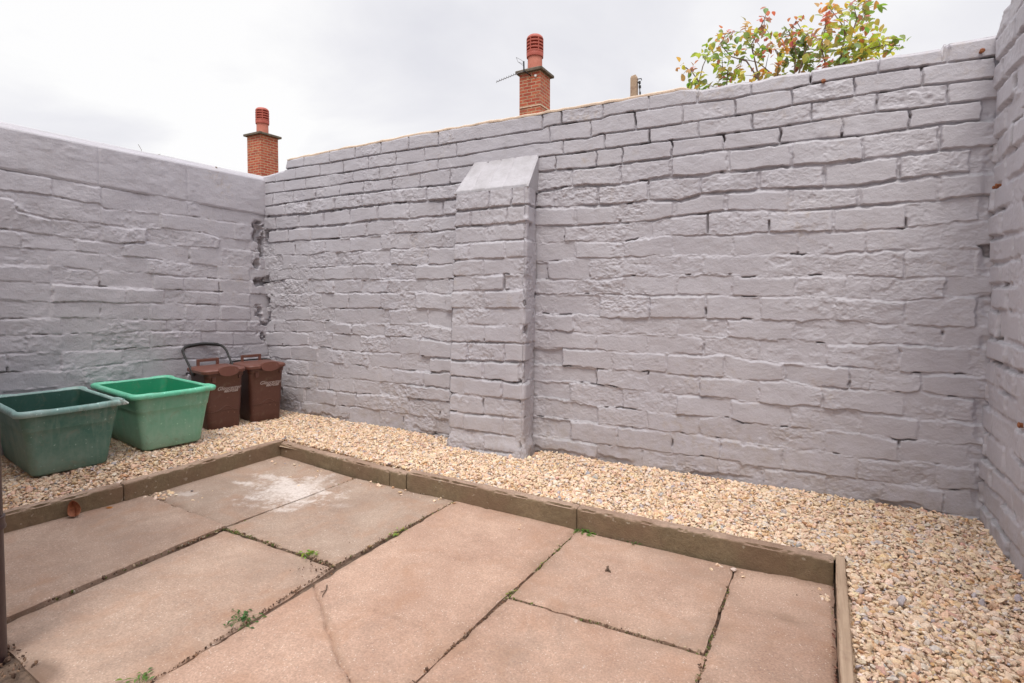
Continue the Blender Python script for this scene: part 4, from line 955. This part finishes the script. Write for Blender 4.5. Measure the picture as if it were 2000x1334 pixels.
mb = MB(); mb.box(.304, .316, .191, .199, .293, .311); mb.build('lid_strap', M_BLACK, b1, False, .001)

# ------------------------------------------------------------------ food caddies
def make_caddy(loc, rz, label, raised):
    root = empty('food_caddy', loc, rz); root.scale = (1.12, 1.12, 1.14)
    bx, by, tx, ty, H = .100, .088, .118, .104, .330
    f = lambda z: (bx+(tx-bx)*z/H, by+(ty-by)*z/H)
    rg = []
    for z, d in ((0, -.010), (.004, -.003), (.010, 0), (.05, 0), (.11, 0), (.111, .0015), (.2, 0), (.296, 0), (.300, .004), (.325, .005), (.330, .002)):
        x, y = f(z); rg.append(rrect(x+d, y+d, .026, z))
    mb = MB(); mb.rings(rg, True, True); body = mb.build('body', M_CADDY, root, True, angle=50)
    # wave-shaped rib across the front
    wv = MB(); pts = []
    for k in range(25):
        t = k/24; y = -.075+.15*t; z = .108+.028*math.exp(-((t-.55)/.22)**2); pts.append((f(z)[0]+.0005, y, z))
    wv.tube(pts, .0022, 6); wv.build('moulded_rib', M_CADDY, body, True)
    # front latch under the lid
    lt = MB(); lt.box(.116, .1255, -.072, -.052, .272, .304); lt.build('latch', M_CADDY, body, False, .002)
    lt = MB(); lt.box(.116, .1265, .072, .084, .285, .303); lt.build('latch', M_CADDY, body, False, .002)
    # lid
    lid = MB(); lr = []
    for z, d, r in ((.322, .010, .032), (.324, .014, .034), (.338, .015, .034), (.344, .010, .032), (.347, .0, .028), (.350, -.03, .02), (.351, -.07, .01)):
        lr.append(rrect(tx+d, ty+d, max(.006, r), z))
    lid.rings(lr, True, True)
    lido = lid.build('lid', M_LID, root, True, angle=40)
    # arched finger tab at the front edge of the lid
    tb_ = MB(); top = []; bot = []; n = 16
    pf = []; pb = []
    for k in range(n+1):
        t = k/n*2-1; y = .012+t*.055
        hi = .344+.018*math.sqrt(max(0, 1-t*t)); lo = .332-.026*math.sqrt(max(0, 1-t*t))
        pf.append((tx+.0185, y, hi)); pb.append((tx+.0185, y, lo))
    m = n+1
    vs = [(x-.012, y, z) for x, y, z in pf]+[(x+.001, y, z-.002) for x, y, z in pf]+[(x+.005*1, y, z) for x, y, z in pb]+[(x-.006, y, z) for x, y, z in pb]
    fs = []
    for r_ in range(3):
        for k in range(n): fs.append((r_*m+k, r_*m+k+1, (r_+1)*m+k+1, (r_+1)*m+k))
    tb_.add(vs, fs); tb_.build('finger_tab', M_LID, lido, True, angle=60)
    # rear grip loop
    gp = MB(); z0, z1 = .338, .385; x0 = -.125; x1 = -.112
    gp.box(x0, x1, -.062, -.046, z0, z1); gp.box(x0, x1, .046, .062, z0, z1); gp.box(x0, x1, -.046, .046, z1-.017, z1); gp.box(x0, x1+.02, -.07, .07, z0-.02, z0+.006)
    gp.build('grip_loop', M_LID, lido, False, .0025)
    # carrying handle
    hd = MB(); pts = []
    hy = .116
    if raised:
        lean = -.165; up = .142
        base = Vector((-.028, 0, .315))
        prof = [(-1, 0), (-1.0, .12), (-1.02, .45), (-1.04, .70), (-1.0, .86), (-.90, .95), (-.72, 1.0), (-.45, 1.03), (-.2, 1.05), (0, 1.055), (.2, 1.05), (.45, 1.03), (.72, 1.0), (.9, .95), (1.0, .86), (1.04, .7), (1.02, .45), (1.0, .12), (1, 0)]
        for s_, t in prof: pts.append((base.x+lean*t, s_*hy, base.z+up*t))
        hd.tube(pts, [.0058]*4+[.0075]*2+[.0098]*7+[.0075]*2+[.0058]*4, 10)
    else:
        prof = [(-1, 0), (-1, .4), (-1.02, .8), (-.9, .97), (-.5, 1.03), (0, 1.04), (.5, 1.03), (.9, .97), (1.02, .8), (1, .4), (1, 0)]
        for s_, t in prof: pts.append((-.03-.118*t, s_*(hy+.006), .318+.030*t))
        hd.tube(pts, .0048, 10)
    for s_ in (-1, 1): hd.tube([(-.028, s_*.098, .315), (-.028, s_*.118, .315)], .012, 12)
    hd.build('carry_handle', M_BLACK, root, True, angle=50)
    # printed council lettering
    x, y = f(.235)
    def text(body_, size, yy, zz, shear, bold):
        cu = bpy.data.curves.new('lettering', 'FONT'); cu.body = body_; cu.size = size; cu.shear = shear; cu.offset = bold; cu.resolution_u = 3
        cu.align_x = 'CENTER'; cu.extrude = .0004
        ob = bpy.data.objects.new('tmp', cu); COL.objects.link(ob)
        bpy.context.view_layer.update()
        me = bpy.data.meshes.new_from_object(ob.evaluated_get(bpy.context.evaluated_depsgraph_get()))
        bpy.data.objects.remove(ob); 
        o = link('printed_lettering', me, M_PRINT, body)
        sl = math.atan((tx-bx)/H)
        o.matrix_local = Matrix.Translation((f(zz)[0]+.0006, yy, zz)) @ Matrix.Rotation(math.pi/2, 4, 'Z') @ Matrix.Rotation(math.pi/2+0*sl, 4, 'X') @ Matrix.Rotation(sl, 4, 'X')
    text('Gloucester', .029, .022, .226, .35, .0)
    text('RECYCLES', .0165, .033, .212, .25, .0006)
    tag(root, label, 'food caddy', 'brown food waste caddies')
    return root
make_caddy((-3.428, 2.202, -.002), R(-11), 'brown food caddy with its black carrying handle raised', True)
make_caddy((-3.402, 2.496, -.004), R(-14), 'brown food caddy in the corner with its handle folded down', False)

# ------------------------------------------------------------------ drainpipe and the house corner it hangs on
dp = empty('drainpipe', (PIPE_X, .575, -.11))
mb = MB(); mb.tube([(0, 0, -.03), (0, 0, .352)], .0335, 28); mb.tube([(0, 0, .352), (0, 0, 2.25)], .0335, 28); mb.build('pipe', M_PIPE, dp, True, angle=40)
mb = MB(); mb.lathe([(.0335, .368), (.0385, .370), (.040, .374), (.0385, .379), (.0375, .383), (.0375, .396), (.0385, .399), (.0375, .403), (.0335, .404)], n=32); mb.build('collar', M_PIPE, dp, True, angle=40)
tag(dp, 'dark painted drainpipe with a raised collar, cut off by the left edge', 'drainpipe')
hs = empty('house', (-2.7, .3, 0))
mb = MB(); mb.box(-.94, .86, -3.2, .19, -.2, 2.2); mb.build('wall', M_BRICKBLOCK, hs, bevel=.006)
tag(hs, 'rendered rear extension of the house behind the drainpipe', 'house')

# ------------------------------------------------------------------ chimneys
def chimney(cx, cy, w, zcap0, zcap1, zc, ztop, rpot, label, extra, dy=None):
    root = empty('chimney', (cx-w/2, cy+w/2, 0)); h = w/2
    mb = MB(); mb.box(-h, h, -h, h, -.2, zcap0+.01)
    st = mb.build('brick_stack', M_CHIM, root, bevel=.006)
    mb = MB(); t = zcap1-zcap0; o = .075
    mb.rings([[(-h-o, -h-o, zcap0), (h+o, -h-o, zcap0), (h+o, h+o, zcap0), (-h-o, h+o, zcap0)], [(-h-o, -h-o, zcap0+.06), (h+o, -h-o, zcap0+.06), (h+o, h+o, zcap0+.06), (-h-o, h+o, zcap0+.06)],
              [(-h*.5, -h*.5, zcap1+.01), (h*.5, -h*.5, zcap1+.01), (h*.5, h*.5, zcap1+.01), (-h*.5, h*.5, zcap1+.01)]])
    mb.build('cap_slab', M_CEMENT, root, bevel=.012)
    mb = MB(); mb.lathe([(rpot*.98, zcap1-.02), (rpot*.95, zc+.02), (rpot*.8, zc+.05), (rpot*.75, zc+.04)], n=32); pot = mb.build('chimney_pot', M_POT, root, True)
    H = ztop-zc; mb = MB(); rr = rpot*1.10; pr_ = [(rpot*.9, zc-.02), (rr, zc-.02), (rr*1.02, zc+.12*H), (rr, zc+.14*H)]
    prof_v = []
    z = zc+.14*H
    for k in range(4):
        a0 = zc+(.16+k*.155)*H
        pr_ += [(rr*.99, a0), (rr*1.02, a0+.012*H), (rr*1.02, a0+.085*H), (rr*.97, a0+.095*H), (rr*.72, a0+.10*H), (rr*.72, a0+.15*H)]
    a0 = zc+.78*H
    pr_ += [(rr*.98, a0), (rr*1.01, a0+.04*H), (rr*.93, zc+.90*H), (rr*.75, zc+.965*H), (rr*.4, zc+.995*H), (.01, ztop)]
    mb.lathe(pr_, n=36); mb.build('cowl', M_COWL, pot, True, angle=35)
    rib = MB()
    for k in range(6):
        a = k*math.pi/3+.4; rib.tube([(rr*.94*math.cos(a), rr*.94*math.sin(a), zc+.1*H), (rr*.94*math.cos(a), rr*.94*math.sin(a), zc+.82*H)], rr*.09, 6)
    rib.build('cowl_rib', M_COWL, pot, True)
    if extra:
        mb = MB(); mb.tube([(h*.60, -h-.03, zcap0-.11), (h*.60, -h+.01, zcap0-.11)], .028, 12); mb.build('enamel_disc', M_WHITE, root, True)
        mb = MB(); mb.box(h-.0, h+.014, -h-.014, h, zcap0-.80, zcap0-.78); mb.box(-h, h, -h-.014, -h, zcap0-.80, zcap0-.78); mb.build('string_course', M_MORTAR, root)
    tag(root, label, 'chimney', 'red brick chimneys behind the wall')
    return root
chimney(-5.732, 11.661, .545, 6.01, 6.165, 6.46, 6.965, .180, 'larger red brick chimney beside the aerial, over the middle of the wall', True)
chimney(-14.201, 10.586, .60, 5.445, 5.57, 5.86, 6.315, .170, 'smaller red brick chimney above the corner of the two left walls', False)

# TV aerial
ae = empty('tv_aerial', (-6.03, 11.27, 6.06))
def rel(p): return Vector(p)-Vector((-6.03, 11.27, 6.06))
mb = MB(); P0 = Vector((-6.509, 10.998, 5.664)); P1 = Vector((-6.135, 11.213, 5.839)); Pm = Vector((-5.98, 11.33, 5.93))
mb.tube([rel(P0), rel(P1), rel(Pm)], .007, 6); mb.build('boom', M_WIRE, ae, True)
el = MB()
for k in range(9):
    p = P0.lerp(P1, k/8); s = .04; v = Vector((.55, -.25, .78)).normalized()*s
    el.tube([rel(p-v*.6), rel(p+v)], .005, 5)
el.build('director_rods', M_WIRE, ae, True)
lp = MB(); q = [(-6.131, 11.23, 6.223), (-6.04, 11.27, 6.17), (-5.965, 11.31, 6.11), (-6.006, 11.294, 6.083), (-6.09, 11.25, 6.12), (-6.131, 11.23, 6.223)]
lp.tube([rel(p) for p in q], .004, 5, False); lp.tube([rel((-6.09, 11.25, 6.12)), rel((-5.98, 11.30, 6.03))], .004, 5); lp.build('reflector_loop', M_WIRE, ae, True)
bk = MB(); bk.tube([rel((-5.98, 11.33, 5.90)), rel((-5.985, 11.325, 6.14))], .018, 8); bk.tube([rel((-5.98, 11.33, 5.93)), rel((-5.98, 11.68, 5.93))], .015, 8); bk.build('mast_bracket', M_BLACK, ae, True)
tag(ae, 'small television aerial fixed on the left of the larger chimney', 'aerial')

# timber post behind the wall
po = empty('timber_post', (-2.69, 8.94, -.2))
mb = MB(); mb.rings([[(-.055, -.05, 0), (.055, -.05, 0), (.055, .05, 0), (-.055, .05, 0)], [(-.052, -.05, 4.55), (.052, -.05, 4.55), (.052, .05, 4.55), (-.052, .05, 4.55)], [(-.04, -.04, 4.585), (.03, -.04, 4.60), (.03, .04, 4.60), (-.04, .04, 4.585)]])
mb.build('post', M_WOOD, po, bevel=.006)
mb = MB(); mb.tube([(.05, 0, 4.53), (.115, 0, 4.53), (.12, 0, 4.50)], .008, 6); mb.tube([(.05, 0, 4.475), (.085, 0, 4.475)], .01, 6)
for k, (z, r) in enumerate(((4.47, .018), (4.40, .020), (4.30, .014), (4.24, .016), (4.18, .02))): mb.tube([(.088+.004*k, 0, z+.02), (.09+.004*k, 0, z-.02)], r, 7)
mb.tube([(.086, 0, 4.48), (.105, 0, 4.1), (.11, 0, 3.6)], .008, 6); mb.build('wire_bracket', M_BLACK, po, True)
tag(po, 'weathered timber post with a wire bracket rising behind the wall', 'post')

# ------------------------------------------------------------------ shrub over the wall
def make_shrub():
    rs = random.Random(17)
    root = empty('shrub', (-.05, 3.55, -.2)); O = Vector((-.05, 3.55, -.2))
    st = MB()
    for s in STEMS:
        pts = [Vector(p) for p in s]
        base = O + Vector((rs.uniform(-.12, .12), rs.uniform(-.05, .05), 0))
        low = pts[0]+Vector((rs.uniform(-.02, .02), 0, -.35)); mid = base.lerp(low, .55)+Vector((rs.uniform(-.08, .08), rs.uniform(-.05, .05), .1))
        ch = [base, mid, low]+pts
        n = len(ch); st.tube([p-O for p in ch], [(.011 if i < 3 else .0052)*(1-i/(n-1))+.0018 for i in range(n)], 6)
    st.build('stem', M_STEM, root, True)
    lf = Leaves()
    cols = {'g': (.22, .28, .09), 'd': (.13, .18, .07), 'y': (.44, .45, .09), 'o': (.52, .30, .11), 'r': (.44, .16, .13)}
    segs = [(Vector(a), Vector(b)) for s in STEMS for a, b in zip(s[:-1], s[1:])]
    tw = MB()
    low = [(x+rs.uniform(-.05, .05), y+rs.uniform(-.05, .1), rs.uniform(1.25, 1.80), rs.choice('ggdyd'), n) for x, y, z, c, n in LEAFC[::2]]
    for x, y, z, c, n in LEAFC+low:
        p = Vector((x, y, z)); best = None
        for a, b in segs:
            t = max(0, min(1, (p-a).dot(b-a)/max(1e-6, (b-a).length_squared))); q = a+(b-a)*t
            if best is None or (p-q).length < best[0]: best = ((p-q).length, q)
        q = best[1]; tw.tube([q-O, (q.lerp(p, .5)+Vector((0, 0, .006)))-O, p-O], [.0022, .0016, .001], 5)
        main = (p-q).normalized() if (p-q).length > .01 else Vector((rs.uniform(-1, 1), rs.uniform(-1, 1), .6)).normalized()
        for k in range(max(1, int(round(n*2.3+.7)))):
            d = (main*.6+Vector((rs.gauss(0, .8), rs.gauss(0, .7), rs.gauss(.05, .6)))).normalized()
            sp = .026 if n > 5 else .018
            pp = p+Vector((rs.gauss(0, sp), rs.gauss(0, sp*2), rs.gauss(0, sp)))
            kk = c
            if rs.random() < .22: kk = rs.choice('gyyor' if c != 'd' else 'gdd')
            col = tuple(v*rs.uniform(.75, 1.3) for v in cols[kk])
            ln = rs.uniform(.030, .052)*(.8 if kk == 'r' else 1)
            lf.leaf(pp-O, d, (rs.gauss(0, .5), rs.gauss(-.3, .5), 1), ln, ln*rs.uniform(.52, .75), col, rs.uniform(0, .45), rs.uniform(.05, .3))
    tw.build('twig', M_STEM, root, True); lf.build('foliage', root)
    tag(root, 'leafy shrub with green, yellow and reddish leaves overhanging the top of the wall', 'shrub')
make_shrub()

# dry stems on the left coping
mb = MB(); mb.tube([(-3.70, 1.92, 1.735), (-3.70, 1.915, 1.765), (-3.705, 1.90, 1.795)], .0012, 5); mb.tube([(-3.70, 1.99, 1.73), (-3.70, 2.0, 1.75), (-3.70, 2.03, 1.762)], .0012, 5); mb.tube([(-3.70, 2.40, 1.73), (-3.70, 2.46, 1.742)], .0012, 5)
tag(mb.build('dry_grass', M_STEM, None, True), 'thin dry stems sticking up from the left wall coping', 'grass stems')
mb = MB(); mb.tube([(-3.685, 2.396, 1.722), (-3.685, 2.394, 1.736), (-3.685, 2.392, 1.746), (-3.685, 2.391, 1.752)], [.006, .009, .008, .002], 8)
tag(mb.build('seed_head', M_STEM, None, True), 'dark seed head on the left wall coping near the corner', 'seed head')

# ------------------------------------------------------------------ camera, sky, light
F_PX = 1080.0
cam = bpy.data.cameras.new('camera'); co = bpy.data.objects.new('camera', cam); COL.objects.link(co)
cam.sensor_width = 36; cam.sensor_fit = 'HORIZONTAL'; cam.lens = F_PX/2000*36; cam.shift_y = -.0295; cam.clip_start = .02; cam.clip_end = 2000
co.location = (0, 0, .88); co.rotation_euler = (R(90-2.0), 0, R(29.05)); sc.camera = co

SUN_EL = R(62); SUN_AZ = R(160)   # azimuth measured from +Y towards +X
w = bpy.data.worlds.new('World'); sc.world = w; w.use_nodes = True; nt = w.node_tree; nt.nodes.clear()
out = nt.nodes.new('ShaderNodeOutputWorld'); bg = nt.nodes.new('ShaderNodeBackground'); L(nt, bg.outputs[0], out.inputs[0])
sky = N(nt, 'TexSky', sky_type='NISHITA', sun_disc=False, sun_elevation=SUN_EL, sun_rotation=SUN_AZ)
co_ = N(nt, 'TexCoord').outputs['Generated']
sx = N(nt, 'SeparateXYZ'); L(nt, co_, sx.inputs[0])
# project the direction on a flat cloud layer
zz = math_(nt, 'ADD', math_(nt, 'MAXIMUM', sx.outputs[2], 0.0), .22)
cx = N(nt, 'CombineXYZ'); L(nt, math_(nt, 'DIVIDE', sx.outputs[0], zz), cx.inputs[0]); L(nt, math_(nt, 'DIVIDE', sx.outputs[1], zz), cx.inputs[1])
n1 = noise(nt, cx.outputs[0], 1.25, 6, .52, .3)
n2 = noise(nt, cx.outputs[0], .5, 3, .5, 0)
cl = math_(nt, 'ADD', math_(nt, 'MULTIPLY', n1, .55), math_(nt, 'MULTIPLY', n2, .45))
cc = ramp(nt, cl, (.36, SKY0), (.50, SKY1), (.63, SKY2)) if False else ramp(nt, cl, (.38, (7.8, 7.8, 8.35)), (.48, (8.9, 8.85, 9.2)), (.57, (10.2, 10.15, 10.15)))
# overcast brightens towards the zenith
mr = N(nt, 'MapRange'); mr.interpolation_type = 'SMOOTHSTEP'; L(nt, sx.outputs[2], mr.inputs[0])
mr.inputs[1].default_value = .48; mr.inputs[2].default_value = 1.0; mr.inputs[3].default_value = 1.0; mr.inputs[4].default_value = ZEN
vm = N(nt, 'VectorMath', operation='SCALE'); L(nt, cc, vm.inputs[0]); L(nt, mr.outputs[0], vm.inputs['Scale'])
cmix = mix(nt, .965, sky.outputs[0], vm.outputs[0])
L(nt, cmix, bg.inputs[0]); bg.inputs[1].default_value = .1
sun = bpy.data.lights.new('sun', 'SUN'); sun.energy = SUN_E; sun.angle = R(SUN_ANG); sun.color = (1, .95, .88)
so = bpy.data.objects.new('sun', sun); COL.objects.link(so)
d = Vector((math.sin(SUN_AZ)*math.cos(SUN_EL), math.cos(SUN_AZ)*math.cos(SUN_EL), math.sin(SUN_EL)))
so.rotation_euler = d.to_track_quat('Z', 'Y').to_euler(); so.location = d*30
vs = sc.view_settings; sc.display_settings.display_device = 'sRGB'; vs.view_transform = 'Standard'; vs.look = 'None'; vs.exposure = EXPO; vs.gamma = 1; vs.use_curve_mapping = False
sc.cycles.max_bounces = 8
